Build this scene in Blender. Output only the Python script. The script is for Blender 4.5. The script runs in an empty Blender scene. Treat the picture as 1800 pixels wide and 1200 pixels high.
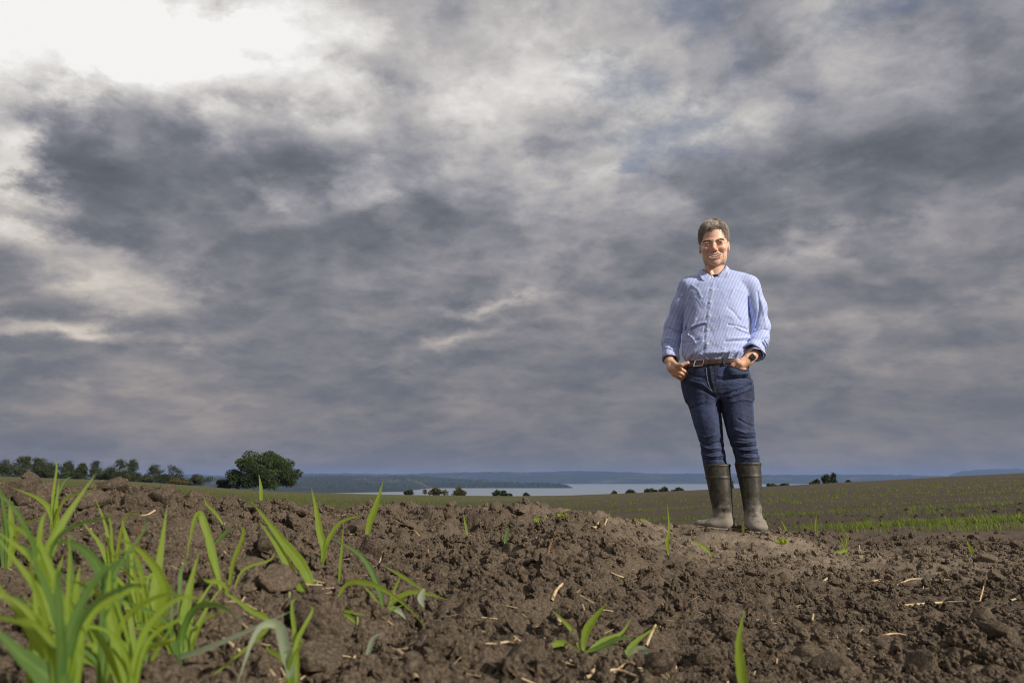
import bpy, math, random
import numpy as np
from mathutils import Vector, Matrix
C = bpy.context.scene
COL = C.collection
rad = math.radians
CAMH = 0.275                     # the camera sits just above the ploughed soil
F = 1250.0                       # focal length in photo pixels (25 mm on a 36 mm sensor)
TH = math.atan(243.0 / F)        # tilt up; the level horizon lies at photo row 843
# ---------------------------------------------------------------- camera
cd = bpy.data.cameras.new('camera'); cam = bpy.data.objects.new('camera', cd); COL.objects.link(cam)
cam.location = (0, 0, CAMH); cam.rotation_euler = (rad(90) + TH, 0, 0)
cd.lens = 25; cd.sensor_width = 36; cd.clip_start = 0.02; cd.clip_end = 60000
cd.dof.use_dof = True; cd.dof.focus_distance = 3.0; cd.dof.aperture_fstop = 10
C.camera = cam
# ---------------------------------------------------------------- exposure
C.view_settings.view_transform = 'Standard'; C.view_settings.look = 'None'
C.view_settings.exposure = 0.0; C.view_settings.gamma = 1.0; C.view_settings.use_curve_mapping = False
# ---------------------------------------------------------------- sun
SUN_EL = rad(29); SUN_AZ = rad(130)       # azimuth clockwise from +Y (view direction): light comes over the camera's right shoulder
sd = bpy.data.lights.new('flash_sun', 'SUN'); flash_sun = bpy.data.objects.new('flash_sun', sd); COL.objects.link(flash_sun)  # stands in for a flash at front right; the true sun is behind cloud
sd.energy = 5.0; sd.angle = rad(1.2); sd.color = (1.0, 0.93, 0.83)
SDIR = Vector((math.sin(SUN_AZ) * math.cos(SUN_EL), math.cos(SUN_AZ) * math.cos(SUN_EL), math.sin(SUN_EL)))
flash_sun.rotation_euler = SDIR.to_track_quat('Z', 'Y').to_euler(); flash_sun.location = (6, -5, 8)
# ---------------------------------------------------------------- cycles settings
C.cycles.max_bounces = 8; C.cycles.transparent_max_bounces = 12; C.cycles.volume_bounces = 0
C.cycles.pixel_filter_type = 'BLACKMAN_HARRIS'; C.cycles.filter_width = 1.1
C.cycles.use_denoising = True
try: C.cycles.denoiser = 'OPENIMAGEDENOISE'
except Exception: pass

def srgb(r, g, b):
    f = lambda c: (c / 255 / 12.92) if c / 255 <= 0.04045 else ((c / 255 + 0.055) / 1.055) ** 2.4
    return (f(r), f(g), f(b), 1.0)

class NT:
    """small helper round a node tree"""
    def __init__(s, tree): s.t = tree; s.n = tree.nodes; s.l = tree.links
    def add(s, kind, **kw):
        n = s.n.new(kind)
        for k, v in kw.items(): setattr(n, k, v)
        return n
    def put(s, sock, v):
        if isinstance(v, bpy.types.NodeSocket): s.l.new(v, sock)
        elif v is not None: sock.default_value = v
    def math(s, op, a, b=None, c=None, clamp=False):
        n = s.add('ShaderNodeMath', operation=op, use_clamp=clamp)
        s.put(n.inputs[0], a); s.put(n.inputs[1], b)
        if c is not None: s.put(n.inputs[2], c)
        return n.outputs[0]
    def vmath(s, op, a, b=None, scale=None):
        n = s.add('ShaderNodeVectorMath', operation=op)
        s.put(n.inputs[0], a); s.put(n.inputs[1], b)
        if scale is not None: s.put(n.inputs['Scale'], scale)
        return n.outputs['Value' if op in ('LENGTH', 'DOT_PRODUCT', 'DISTANCE') else 'Vector']
    def noise(s, vec, scale, detail=4, rough=0.55, dist=0.0, lac=2.0, out='Fac'):
        n = s.add('ShaderNodeTexNoise'); s.put(n.inputs['Vector'], vec)
        n.inputs['Scale'].default_value = scale; n.inputs['Detail'].default_value = detail
        n.inputs['Roughness'].default_value = rough; n.inputs['Distortion'].default_value = dist
        n.inputs['Lacunarity'].default_value = lac
        return n.outputs[out]
    def maprange(s, v, a, b, c=0.0, d=1.0, smooth=False):
        n = s.add('ShaderNodeMapRange', interpolation_type='SMOOTHSTEP' if smooth else 'LINEAR', clamp=True)
        s.put(n.inputs[0], v)
        for i, q in enumerate((a, b, c, d)): s.put(n.inputs[i + 1], q)
        return n.outputs[0]
    def ramp(s, v, stops):
        n = s.add('ShaderNodeValToRGB'); s.put(n.inputs[0], v); e = n.color_ramp.elements
        while len(e) < len(stops): e.new(0.5)
        for q, (p, c) in zip(e, stops): q.position = p; q.color = c if len(c) == 4 else (*c, 1)
        return n.outputs[0]
    def mix(s, f, a, b, blend='MIX'):
        n = s.add('ShaderNodeMix', data_type='RGBA', blend_type=blend)
        s.put(n.inputs[0], f); s.put(n.inputs[6], a); s.put(n.inputs[7], b)
        return n.outputs[2]
    def mapping(s, v, loc=(0, 0, 0), rot=(0, 0, 0), scale=(1, 1, 1), kind='POINT'):
        n = s.add('ShaderNodeMapping', vector_type=kind); s.put(n.inputs[0], v)
        n.inputs[1].default_value = loc; n.inputs[2].default_value = rot; n.inputs[3].default_value = scale
        return n.outputs[0]
    def sep(s, v):
        n = s.add('ShaderNodeSeparateXYZ'); s.put(n.inputs[0], v); return n.outputs
    def comb(s, x, y, z):
        n = s.add('ShaderNodeCombineXYZ')
        for i, q in enumerate((x, y, z)): s.put(n.inputs[i], q)
        return n.outputs[0]

def ray_dir(px, py):
    """unit world direction through a photo pixel"""
    dx, dy = (px - 900) / F, (600 - py) / F
    v = Vector((dx, math.cos(TH) - dy * math.sin(TH), math.sin(TH) + dy * math.cos(TH)))
    return v.normalized()

# ---------------------------------------------------------------- world: broken overcast over a Nishita sky
w = bpy.data.worlds.new('World'); C.world = w; w.use_nodes = True
W = NT(w.node_tree); W.n.clear()
tc = W.add('ShaderNodeTexCoord').outputs['Generated']
dxyz = W.sep(tc)
el = W.math('ARCSINE', dxyz[2]); az = W.math('ARCTAN2', dxyz[0], dxyz[1])
# cloud deck coordinates: a layer overhead seen in perspective, flattening towards the horizon
zz = W.math('ADD', W.math('MAXIMUM', dxyz[2], 0.0), 0.34)
deck = W.comb(W.math('DIVIDE', dxyz[0], zz), W.math('DIVIDE', dxyz[1], zz), 0.0)
ae = W.comb(az, el, 0.0)
warp = W.noise(deck, 3.6, 7, 0.62, out='Color')
warp = W.vmath('SUBTRACT', warp, (0.5, 0.5, 0.5))
wamp = W.math('ADD', W.math('MULTIPLY', W.math('MAXIMUM', el, 0.0), 0.42), 0.07)
aew = W.vmath('ADD', ae, W.vmath('MULTIPLY', W.vmath('SCALE', warp, None, wamp), (1.5, 0.8, 0)))
# (photo x, photo y, radius x, radius y, tilt in degrees, amount)
BLOBS = [
 (130, 10, 500, 150, -5, .46), (400, 40, 360, 110, 5, .18), (-150, 150, 220, 260, 0, .26), (20, 130, 150, 90, 0, .20),
 (600, 40, 260, 120, -10, .10), (880, 90, 420, 240, -15, .09), (750, 200, 300, 130, 10, .06), (1000, 170, 330, 150, 10, .05), (1520, 110, 440, 230, 10, -.15), (1150, 60, 330, 120, 0, -.12), (980, 150, 380, 200, 0, -.10),
 (200, 240, 270, 140, -5, -.27), (110, 340, 240, 160, 0, -.19), (430, 235, 230, 110, -12, -.21), (560, 300, 210, 110, 0, -.15), (380, 400, 420, 120, 0, -.10),
 (330, 350, 260, 110, 0, -.05), (10, 270, 60, 60, 0, .22), (20, 330, 70, 40, 0, .15),
 (240, 285, 60, 70, 30, .08), (470, 325, 60, 30, 0, .16), (575, 330, 70, 32, 20, .15), (690, 385, 70, 30, -35, .08),
 (700, 370, 330, 110, -10, -.08), (900, 400, 330, 120, -14, -.07), (1100, 330, 260, 80, -5, .05),
 (80, 440, 260, 46, -8, .28), (190, 520, 180, 38, -5, .26), (60, 578, 210, 28, 0, .30), (-40, 350, 160, 120, 0, .14), (1250, 130, 520, 190, 10, .05), (620, 340, 40, 16, 10, .1), (300, 745, 330, 60, -5, .06), (30, 400, 120, 30, 0, .08), (20, 490, 150, 26, 0, -.05),
 (330, 615, 70, 16, 0, .12), (300, 690, 300, 60, -5, .045), (250, 640, 420, 36, 0, -.03), (380, 530, 100, 18, 0, .06),
 (1400, 330, 360, 110, 4, -.22), (1260, 340, 220, 80, 0, -.12), (1500, 300, 260, 90, 10, -.08), (1600, 500, 300, 50, 0, -.08), (1700, 200, 260, 180, 15, -.05),
 (1400, 425, 190, 40, 5, .11), (1050, 395, 240, 50, 12, .08), (960, 480, 230, 46, 15, .07), (860, 535, 110, 20, 8, .20), (1000, 520, 150, 26, 20, .05),
 (800, 600, 120, 20, 12, .22), (700, 640, 130, 18, 10, .07), (1480, 480, 200, 34, -5, -.04), (1600, 400, 300, 60, 8, .05),
 (1650, 560, 260, 34, 3, .08), (1420, 560, 160, 24, 0, .07), (1750, 440, 160, 50, 0, .05), (1500, 640, 220, 20, 0, .04), (1560, 300, 200, 40, 12, .06),
 (500, 450, 300, 90, 0, -.04), (800, 470, 300, 70, -5, -.05), (550, 590, 500, 60, 0, -.035), (1000, 650, 400, 70, 0, -.02),
 (125, 664, 60, 13, 0, .10), (790, 712, 66, 26, 0, .07), (60, 715, 120, 20, 5, .05), (640, 670, 130, 40, 0, -.02), (400, 745, 200, 60, 0, .04),
]
acc = None
for (px, py, rx, ry, rot, amp) in BLOBS:
    d = ray_dir(px, py); a0 = math.atan2(d.x, d.y); e0 = math.asin(d.z)
    cz = 1.0 / math.sqrt(1 + ((px - 900) / F) ** 2 + ((600 - py) / F) ** 2)
    m = W.mapping(aew, (a0, e0, 0), (0, 0, rad(rot)), (rx / F * cz / max(math.cos(e0), .3), ry / F * cz, 1), 'TEXTURE')
    v = W.maprange(W.vmath('LENGTH', m), 0.0, 1.3, amp if amp > 0 else amp * 0.55, 0.0, True)
    acc = v if acc is None else W.math('ADD', acc, v)
base = W.ramp(W.math('DIVIDE', el, 1.57), [(0.0, (.41,) * 3), (0.10, (.42,) * 3), (0.20, (.475,) * 3), (0.33, (.565,) * 3), (0.48, (.60,) * 3), (1.0, (.55,) * 3)])
tex = W.noise(deck, 3.3, 10, 0.60, 0.1)
tex = W.math('SUBTRACT', tex, 0.5)
fine = W.math('SUBTRACT', W.noise(W.mapping(deck, (3.1, 1.7, 0), (0, 0, .5), (1, 1.25, 1)), 10.0, 8, 0.64, 0.1), 0.5)
tamp = W.maprange(el, 0.02, 0.42, 0.11, 0.40)
tamp2 = W.maprange(el, 0.0, 0.42, 0.12, 0.32)
# puffs: rounded cells of the layer, each bright along one rim, strongest high in the sky
wd = W.vmath('ADD', deck, W.vmath('SCALE', warp, None, 0.30))
vo = W.add('ShaderNodeTexVoronoi', feature='SMOOTH_F1'); W.put(vo.inputs['Vector'], W.mapping(wd, (0, 0, 0), (0, 0, .35), (1.0, 1.35, 1)))
vo.inputs['Scale'].default_value = 4.6; vo.inputs['Smoothness'].default_value = .55; vo.inputs['Detail'].default_value = 2.0; vo.inputs['Roughness'].default_value = .55
puff = W.math('MULTIPLY', W.math('SUBTRACT', vo.outputs['Distance'], 0.52), W.maprange(el, 0.03, 0.40, 0.08, 0.30))
big = W.math('MULTIPLY', W.math('SUBTRACT', W.noise(deck, 1.3, 3, .5, .3), .5), W.maprange(el, 0.0, 0.4, 0.22, 0.10))
acc = W.math('ADD', acc, W.math('ADD', puff, big))
val = W.math('ADD', W.math('ADD', base, acc), W.math('ADD', W.math('MULTIPLY', tex, tamp), W.math('MULTIPLY', fine, tamp2)))
cloudcol = W.ramp(val, [(0.20, srgb(88, 91, 98)), (0.34, srgb(100, 104, 112)), (0.43, srgb(112, 115, 123)), (0.53, srgb(131, 132, 140)), (0.64, srgb(156, 155, 161)),
                        (0.76, srgb(186, 183, 182)), (0.90, srgb(222, 219, 216)), (1.0, srgb(246, 245, 243))])
warm = W.math('MULTIPLY', W.maprange(el, 0.06, 0.40, 1.0, 0.0), W.maprange(val, 0.40, 0.60, 0.0, 0.85))
cloudcol = W.mix(warm, cloudcol, (1.10, 0.99, 0.82, 1), 'MULTIPLY')
cloudcol = W.mix(W.maprange(el, 0.0, 0.16, 0.8, 0.0), cloudcol, (1.07, 1.0, 0.93, 1), 'MULTIPLY')
# openings where the blue sky shows
gap = None
for (px, py, rx, ry, rot) in [(1065, 175, 110, 50, -5), (1215, 215, 130, 55, 8), (1190, 10, 150, 50, -10), (1345, 95, 80, 45, 20), (1560, 15, 130, 50, -25), (1110, 265, 110, 20, -10), (1430, 150, 130, 30, 25)]:
    d = ray_dir(px, py)
    m = W.mapping(aew, (math.atan2(d.x, d.y), math.asin(d.z), 0), (0, 0, rad(rot)), (rx / F, ry / F, 1), 'TEXTURE')
    v = W.maprange(W.vmath('LENGTH', m), 0.1, 1.5, 0.62, 0.0, True)
    gap = v if gap is None else W.math('MAXIMUM', gap, v)
gapf = W.maprange(W.math('SUBTRACT', gap, W.math('MULTIPLY', W.math('ADD', tex, W.math('MULTIPLY', fine, 0.7)), 2.4)), 0.05, 1.05, 0.0, 0.50, True)
gapf = W.math('MULTIPLY', gapf, W.maprange(gap, 0.0, 0.15, 0.0, 1.0, True))
sky = W.add('ShaderNodeTexSky', sky_type='NISHITA', sun_disc=False, sun_elevation=SUN_EL, sun_rotation=SUN_AZ)
bg1 = W.add('ShaderNodeBackground'); W.put(bg1.inputs[0], sky.outputs[0]); bg1.inputs[1].default_value = 0.10
bg2 = W.add('ShaderNodeBackground'); W.put(bg2.inputs[0], cloudcol); bg2.inputs[1].default_value = 1.0
ms = W.add('ShaderNodeMixShader'); W.put(ms.inputs[0], gapf); W.l.new(bg2.outputs[0], ms.inputs[1]); W.l.new(bg1.outputs[0], ms.inputs[2])
wo = W.add('ShaderNodeOutputWorld'); W.l.new(ms.outputs[0], wo.inputs[0])
w.cycles.sampling_method = 'MANUAL'; w.cycles.sample_map_resolution = 512
# ================================================================= numpy noise
def _h(ix, iy, s):
    n = (ix.astype(np.int64) * 374761393 + iy.astype(np.int64) * 668265263 + s * 974711) & 0x7fffffff
    n = ((n ^ (n >> 13)) * 1274126177) & 0x7fffffff
    n = ((n ^ (n >> 15)) * 668265263) & 0x7fffffff
    return ((n ^ (n >> 16)) & 0xffffff) / float(0x1000000)
def vnoise(x, y, s=0):
    ix, iy = np.floor(x), np.floor(y); fx, fy = x - ix, y - iy
    fx = fx * fx * fx * (fx * (6 * fx - 15) + 10); fy = fy * fy * fy * (fy * (6 * fy - 15) + 10)
    a, b, c, d = _h(ix, iy, s), _h(ix + 1, iy, s), _h(ix, iy + 1, s), _h(ix + 1, iy + 1, s)
    return ((a * (1 - fx) + b * fx) * (1 - fy) + (c * (1 - fx) + d * fx) * fy) * 2 - 1
def fbm(x, y, s=0, o=4, g=0.5):
    t = 0; a = 1; f = 1; n = 0
    for i in range(o):
        t = t + a * vnoise(x * f + 13.7 * i, y * f - 7.1 * i, s + i); n += a; a *= g; f *= 2.03
    return t / n
def domes(x, y, s, keep=1.0):
    """rounded lumps: one per cell of a jittered grid, height and radius vary; returns 0..1"""
    ix, iy = np.floor(x), np.floor(y); best = np.zeros_like(x)
    for ox in (-1, 0, 1):
        for oy in (-1, 0, 1):
            cx, cy = ix + ox, iy + oy
            px = cx + .15 + .7 * _h(cx, cy, s); py = cy + .15 + .7 * _h(cx, cy, s + 1)
            r = .30 + .45 * _h(cx, cy, s + 2) ** 1.5
            e = .7 + .6 * _h(cx, cy, s + 3); a = _h(cx, cy, s + 4) * 3.14
            dx, dy = x - px, y - py
            u = dx * np.cos(a) + dy * np.sin(a); v = -dx * np.sin(a) + dy * np.cos(a)
            q = (u * e) ** 2 + (v / e) ** 2
            hgt = np.sqrt(np.maximum(0, 1 - q / (r * r))) * r
            hgt = np.where(_h(cx, cy, s + 5) < keep, hgt, 0)
            best = np.maximum(best, hgt)
    return best
def sstep(a, b, x):
    t = np.clip((x - a) / (b - a), 0, 1); return t * t * (3 - 2 * t)

# ================================================================= the lie of the land
PXK = 1250 / math.cos(TH)
_bx = [-1500, -400, 0, 200, 300, 400, 500, 600, 700, 800, 900, 1000, 1100, 1200, 1300, 1400, 1500, 1600, 1700, 1800, 2300, 3300]
_by = [826, 828, 834, 841, 847, 854, 860, 863, 865, 866, 867, 865.5, 862, 857.5, 853, 848, 843, 838, 833, 828.5, 815, 806]
_cx = [-900, -200, 0, 100, 200, 300, 400, 500, 600, 700, 800, 900, 1000, 1060, 1120, 1180, 1260, 1400, 1500, 1650, 1800, 2000, 2700]
_cy = [888, 886, 885, 883, 883, 887, 892, 899, 904, 904, 902, 900, 901, 910, 921, 931, 933, 942, 950, 952, 951, 954, 954]       # rim of the near mound
_cY = [1.7, 1.9, 2.0, 2.05, 2.1, 2.2, 2.3, 2.4, 2.5, 2.6, 2.65, 2.7, 2.9, 3.1, 3.4, 3.75, 4.1, 4.3, 4.3, 4.1, 4.0, 3.9, 3.8]
_nz = [.125, .125, .125, .125, .12, .12, .115, .11, .105, .10, .10, .10, .095, .09, .085, .08, .08, .08, .08, .08, .08, .08, .08]
def base_z(x, y):
    x = np.asarray(x, float); y = np.asarray(y, float)
    Y = np.maximum(y, 0.05); lim = np.hypot(x, y)
    Yc = np.maximum(Y, lim * 0.35)                      # to the sides and behind the slopes just carry on
    px = np.clip(900 + PXK * x / Yc, -1500, 3300)
    slope = (843 - np.interp(px, _bx, _by)) / 1250
    d = np.maximum(Yc, 0)
    field = CAMH - 0.475 + slope * d
    YB = 185 + 25 * np.sin(px * .004)
    over = np.maximum(d - YB, 0)
    field = field - 0.00045 * over ** 2 * (over < 90) - (over >= 90) * (0.00045 * 8100 + (over - 90) * .081)
    field = np.maximum(field, -58)
    cy, cY, nz = np.interp(px, _cx, _cy), np.interp(px, _cx, _cY), np.interp(px, _cx, _nz)
    zc = CAMH + cY * (843 - cy) / 1250 - 0.012
    t = np.clip((Yc - .45) / (cY - .45), 0, 1)
    near = nz + (zc - nz) * (1 - (1 - t) ** 1.7)
    near = near + np.where(Yc < cY, -0.05 * np.sin(t * 3.14) ** 2 * np.interp(px, [500, 800, 1100, 1500], [0, 1, .6, .2]), 0)
    down = sstep(0, 1, (Yc - cY) / np.interp(px, [0, 900, 1300, 1800], [3.2, 3.2, 3.6, 3.2]))
    mound = near * (1 - down) + field * down
    back = sstep(0.2, -1.5, y)
    return np.where(Yc < cY, near, mound) * (1 - back) + back * 0.04
def ground_z(x, y, fine=True):
    x = np.asarray(x, float); y = np.asarray(y, float)
    z = base_z(x, y); r = np.hypot(x, y)
    px = 900 + PXK * x / np.maximum(y, .3)
    Yr = np.interp(px, _cx, _cY)
    rough = 1 - sstep(0, 2.4, y - Yr) * .72                                   # beyond the mound the field is harrowed finer
    left = np.interp(px, [600, 1150, 1250], [1.0, .85, .42])                 # coarser clods on the mound, finer round the man
    smooth = sstep(.75, .15, np.hypot((x - 1.25) / 1.3, (y - 3.75) / .75))
    k = rough * left * (1 - .35 * smooth)
    fade = np.clip(1 - (r - 60) / 60, 0, 1)
    wx = x + .02 * vnoise(x * 20, y * 20, 91); wy = y + .02 * vnoise(x * 20, y * 20, 92)
    z = z + fade * k * .030 * fbm(x * 2.3, y * 2.3, 5, 3)
    nearf = sstep(.35, 1.4, r) * .6 + .4
    z = z + fade * k * nearf * (.36 * domes(wx / .16, wy / .16, 11, .45) * .16 + .42 * domes(wx / .075, wy / .075, 21, .75) * .075)
    z = z + fade * (.45 * k + .3 * rough * (1 - .5 * smooth)) * .55 * domes(wx / .034, wy / .034, 31, .85) * .034
    if fine:
        z = z + fade * rough * (.5 * domes(wx / .015, wy / .015, 41, .9) * .015 + .0035 * fbm(x * 55, y * 55, 51, 3, .6))
    wgt = sstep(1.0, .5, np.hypot((x - 1.19) / .48, (y - 3.84) / .42))                    # trodden level where he stands
    z = z * (1 - wgt) + wgt * (.0150 - .062 * (x - 1.04) + (z - base_z(x, y)) * .85)
    if True:
        far = sstep(5, 9, r)
        z = z + far * fade * .018 * fbm(x * 1.1, y * 4.5, 61, 3)
    return z
def gz(x, y): return float(ground_z(np.array([x]), np.array([y]))[0])
def hit(px, py, ymin=.35, ymax=230):
    """where the line of sight through a photo pixel meets the ground"""
    d = ray_dir(px, py); ys = np.geomspace(ymin, ymax, 1400)
    xs = ys * d.x / d.y; zs = CAMH + ys * d.z / d.y
    g = ground_z(xs, ys); k = np.nonzero(zs < g)[0]
    if len(k) == 0: return None
    i = k[0]; return Vector((xs[i], ys[i], g[i]))
def at(px, py, Y):
    d = ray_dir(px, py); return Vector((d.x / d.y * Y, Y, CAMH + d.z / d.y * Y))

# ================================================================= object helpers
def mesh_from(name, v, f, mat=None, smooth=True):
    me = bpy.data.meshes.new(name)
    v = np.asarray(v, np.float32); f = np.asarray(f, np.int32)
    me.vertices.add(len(v)); me.vertices.foreach_set('co', v.ravel())
    n, k = f.shape
    me.loops.add(n * k); me.loops.foreach_set('vertex_index', f.ravel())
    me.polygons.add(n); me.polygons.foreach_set('loop_start', np.arange(0, n * k, k, dtype=np.int32))
    me.polygons.foreach_set('use_smooth', np.full(n, smooth))
    me.update(calc_edges=True)
    if mat: me.materials.append(mat)
    return me
def link(name, me, parent=None, loc=None):
    o = bpy.data.objects.new(name, me); COL.objects.link(o)
    if parent is not None: o.parent = parent
    if loc is not None: o.location = loc
    return o
def tag(o, label=None, cat=None, group=None, kind=None):
    if label: o['label'] = label
    if cat: o['category'] = cat
    if group: o['group'] = group
    if kind: o['kind'] = kind
    return o
def empty(name, loc, label, cat, group=None, rz=0):
    o = link(name, None, None, loc); o.rotation_euler = (0, 0, rz); o.empty_display_size = .1
    return tag(o, label, cat, group)
def material(name):
    m = bpy.data.materials.new(name); m.use_nodes = True
    t = NT(m.node_tree); t.n.clear()
    out = t.add('ShaderNodeOutputMaterial'); b = t.add('ShaderNodeBsdfPrincipled')
    t.l.new(b.outputs[0], out.inputs[0])
    return m, t, b, out
def bump(t, h, strength=.5, dist=.01, normal=None):
    n = t.add('ShaderNodeBump'); n.inputs['Strength'].default_value = strength; n.inputs['Distance'].default_value = dist
    t.put(n.inputs['Height'], h)
    if normal is not None: t.put(n.inputs['Normal'], normal)
    return n.outputs[0]

# ================================================================= soil
m_soil, t, b, _ = material('soil')
pos = t.add('ShaderNodeNewGeometry').outputs['Position']
n1 = t.noise(pos, 3.2, 5, .6); n2 = t.noise(pos, 38, 5, .65); n3 = t.noise(pos, 260, 3, .6)
near = t.mix(t.maprange(n1, .35, .68), (.030, .021, .014, 1), (.128, .096, .066, 1))
near = t.mix(t.maprange(n2, .30, .74), near, (.094, .070, .048, 1))
near = t.mix(t.maprange(n3, .40, .70, 0, .6), near, (.27, .21, .15, 1))
# dry: flash light round where he stands, painted as paler soil, broken by noise
s = t.sep(pos)
dry = t.math('SUBTRACT', 1.0, t.maprange(t.vmath('LENGTH', t.vmath('MULTIPLY', t.vmath('SUBTRACT', pos, (1.15, 3.25, 0)), (1/1.9, 1/1.3, 0))), .1, 1.0, 0, 1, True))
dry = t.math('MULTIPLY', dry, t.maprange(t.noise(pos, 6, 4, .6), .32, .62))
near = t.mix(t.math('MULTIPLY', dry, .58), near, (.36, .29, .21, 1))
# the field beyond: crumbly brown with weathered tops, and a thin haze of seedlings growing in drilled rows where too far to build
far = t.mix(t.maprange(t.noise(t.mapping(pos, scale=(.25, 1.6, 1)), .9, 6, .62), .3, .72), (.038, .030, .019, 1), (.088, .068, .045, 1))
far = t.mix(t.maprange(t.noise(pos, 9, 4, .7), .4, .7, 0, .6), far, (.10, .08, .056, 1))
rowv = t.noise(t.mapping(pos, rot=(0, 0, rad(-1.5)), scale=(.045, .60, 0)), 1.6, 5, .62)
rowf = t.noise(t.mapping(pos, rot=(0, 0, rad(-1.5)), scale=(.9, 2.5, 0)), 1.0, 4, .7)
leftmore = t.maprange(t.math('DIVIDE', s[0], t.math('MAXIMUM', s[1], 1.0)), -.15, .45, .12, -.01)
green = t.maprange(t.math('ADD', t.math('ADD', rowv, t.math('MULTIPLY', t.math('SUBTRACT', rowf, .5), .55)), leftmore), .53, .70, 0, .62)
green = t.math('MULTIPLY', green, t.maprange(s[1], 24, 60, 0, 1, True))
far = t.mix(green, far, (.120, .145, .028, 1))
colr = t.mix(t.maprange(s[1], 4.6, 8.0, 0, 1, True), near, far)
t.put(b.inputs['Base Color'], colr); b.inputs['Roughness'].default_value = .95
b.inputs['Specular IOR Level'].default_value = .2
nb = bump(t, t.noise(pos, 90, 6, .68), .9, .012)
t.put(b.inputs['Normal'], bump(t, t.noise(pos, 420, 3, .6), .6, .003, nb))

HALF = rad(47)
azd = np.linspace(-HALF, HALF, 800); azs = np.linspace(HALF, 2 * math.pi - HALF, 74)[1:-1]
AZ = np.concatenate([azd, azs]); NA = len(AZ)
R = np.concatenate([np.geomspace(.04, .40, 16)[:-1], np.geomspace(.40, 5.6, 430)[:-1], np.geomspace(5.6, 70, 150)[:-1], np.geomspace(70, 13000, 80)])
NR = len(R)
rr, aa = np.meshgrid(R, AZ, indexing='ij')
gx, gy = rr * np.sin(aa), rr * np.cos(aa)
gzz = ground_z(gx, gy)
gzz = np.where(rr > 3400, -58.0, gzz)
V = np.stack([gx, gy, gzz], -1).reshape(-1, 3)
V = np.concatenate([V, [[0, 0, gz(0, .05)]]])
i, j = np.meshgrid(np.arange(NR - 1), np.arange(NA), indexing='ij'); j2 = (j + 1) % NA
FC = np.stack([i * NA + j, i * NA + j2, (i + 1) * NA + j2, (i + 1) * NA + j], -1).reshape(-1, 4)
soil = tag(link('ploughed_field', mesh_from('ploughed_field', V, FC, m_soil)), kind='structure')
del V, FC, gx, gy, gzz, rr, aa, i, j, j2

# ================================================================= fjord, far hills, headland
m_w, t, b, _ = material('fjord_water')
b.inputs['Base Color'].default_value = (.22, .25, .28, 1); b.inputs['Roughness'].default_value = .5
pos = t.add('ShaderNodeNewGeometry').outputs['Position']
t.put(b.inputs['Normal'], bump(t, t.noise(t.mapping(pos, scale=(.05, .15, 1)), 1.0, 5, .6), .35, 1.0))
WZ = -45.0
water = tag(link('fjord_water', mesh_from('fjord_water', [[-13500, 900, WZ], [13500, 900, WZ], [13500, 15500, WZ], [-13500, 15500, WZ]], [[0, 1, 2, 3]], m_w)), kind='structure')

def wood_material(name, dark, mid, pale, sc, palef):
    m, t, b, _ = material(name)
    pos = t.add('ShaderNodeNewGeometry').outputs['Position']
    c = t.mix(t.maprange(t.noise(pos, sc, 5, .7), .35, .65), dark, mid)
    c = t.mix(t.maprange(t.noise(t.mapping(pos, scale=(.6, 1, 4)), sc * .16, 5, .6), .57, .66, 0, palef), c, pale)
    t.put(b.inputs['Base Color'], c); b.inputs['Roughness'].default_value = .9; b.inputs['Specular IOR Level'].default_value = .1
    return m
m_hill = wood_material('wooded_hills', (.014, .022, .014, 1), (.034, .046, .026, 1), (.12, .11, .060, 1), .02, .55)
m_head = wood_material('headland_wood', (.010, .018, .010, 1), (.030, .042, .022, 1), (.10, .10, .05, 1), .03, .3)
def hills(name, pts, Y0, Y1, mat, n, rows, bumpy, sc, seed, back=1500):
    """a wooded ridge rising from the shore at Y0 to its crest at Y1"""
    xs = np.linspace(pts[0][0], pts[-1][0], n); py = np.interp(xs, [p[0] for p in pts], [p[1] for p in pts])
    tt = np.concatenate([np.linspace(0, 1, rows), [1.25, 1.6]])
    v = []
    for k, u in enumerate(tt):
        Yb = np.interp(xs, Y0[0], Y0[1]) if isinstance(Y0, tuple) else Y0
        Y = Yb + (Y1 - Yb) * min(u, 1) + (back * (u - 1) if u > 1 else 0) + 0 * xs
        x = (xs - 900) / PXK * Y
        zc = CAMH + Y1 * (843 - py) / 1250
        prof = sstep(0, 1, min(u, 1)) ** .8 if u <= 1 else max(0, 1 - (u - 1) * .8)
        zb = WZ + 2.5 if isinstance(Y0, tuple) and u > 0 else WZ - 2
        z = zb + (zc - zb) * prof
        z = z + bumpy * (np.abs(fbm(x / sc, Y / sc, seed, 4, .6)) * 2.2 - .5) * min(1, u * 5)
        v.append(np.stack([x, Y, z], -1))
    v = np.concatenate(v); m_ = len(tt)
    i, j = np.meshgrid(np.arange(m_ - 1), np.arange(n - 1), indexing='ij')
    f = np.stack([i * n + j, i * n + j + 1, (i + 1) * n + j + 1, (i + 1) * n + j], -1).reshape(-1, 4)
    return tag(link(name, mesh_from(name, v, f, mat, False)), kind='structure')
hills('hills', [(-900, 838), (0, 838), (250, 836), (320, 834), (400, 836), (470, 835), (530, 832.5), (600, 832), (660, 833), (700, 833.5), (760, 832.5), (810, 830), (870, 829.5),
                (930, 830.5), (990, 829), (1030, 828), (1080, 830), (1130, 831.5), (1180, 833), (1240, 832), (1300, 834), (1420, 835), (1500, 834), (1540, 834), (1620, 836), (1720, 837), (2600, 838)],
      8000, 9300, m_hill, 620, 22, 12, 160, 3)
hills('hills', [(1600, 850), (1660, 839), (1690, 829), (1730, 825), (1780, 824.5), (1830, 826), (1900, 827), (2600, 832)], 9500, 10600, m_hill, 160, 12, 12, 200, 9)
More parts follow.
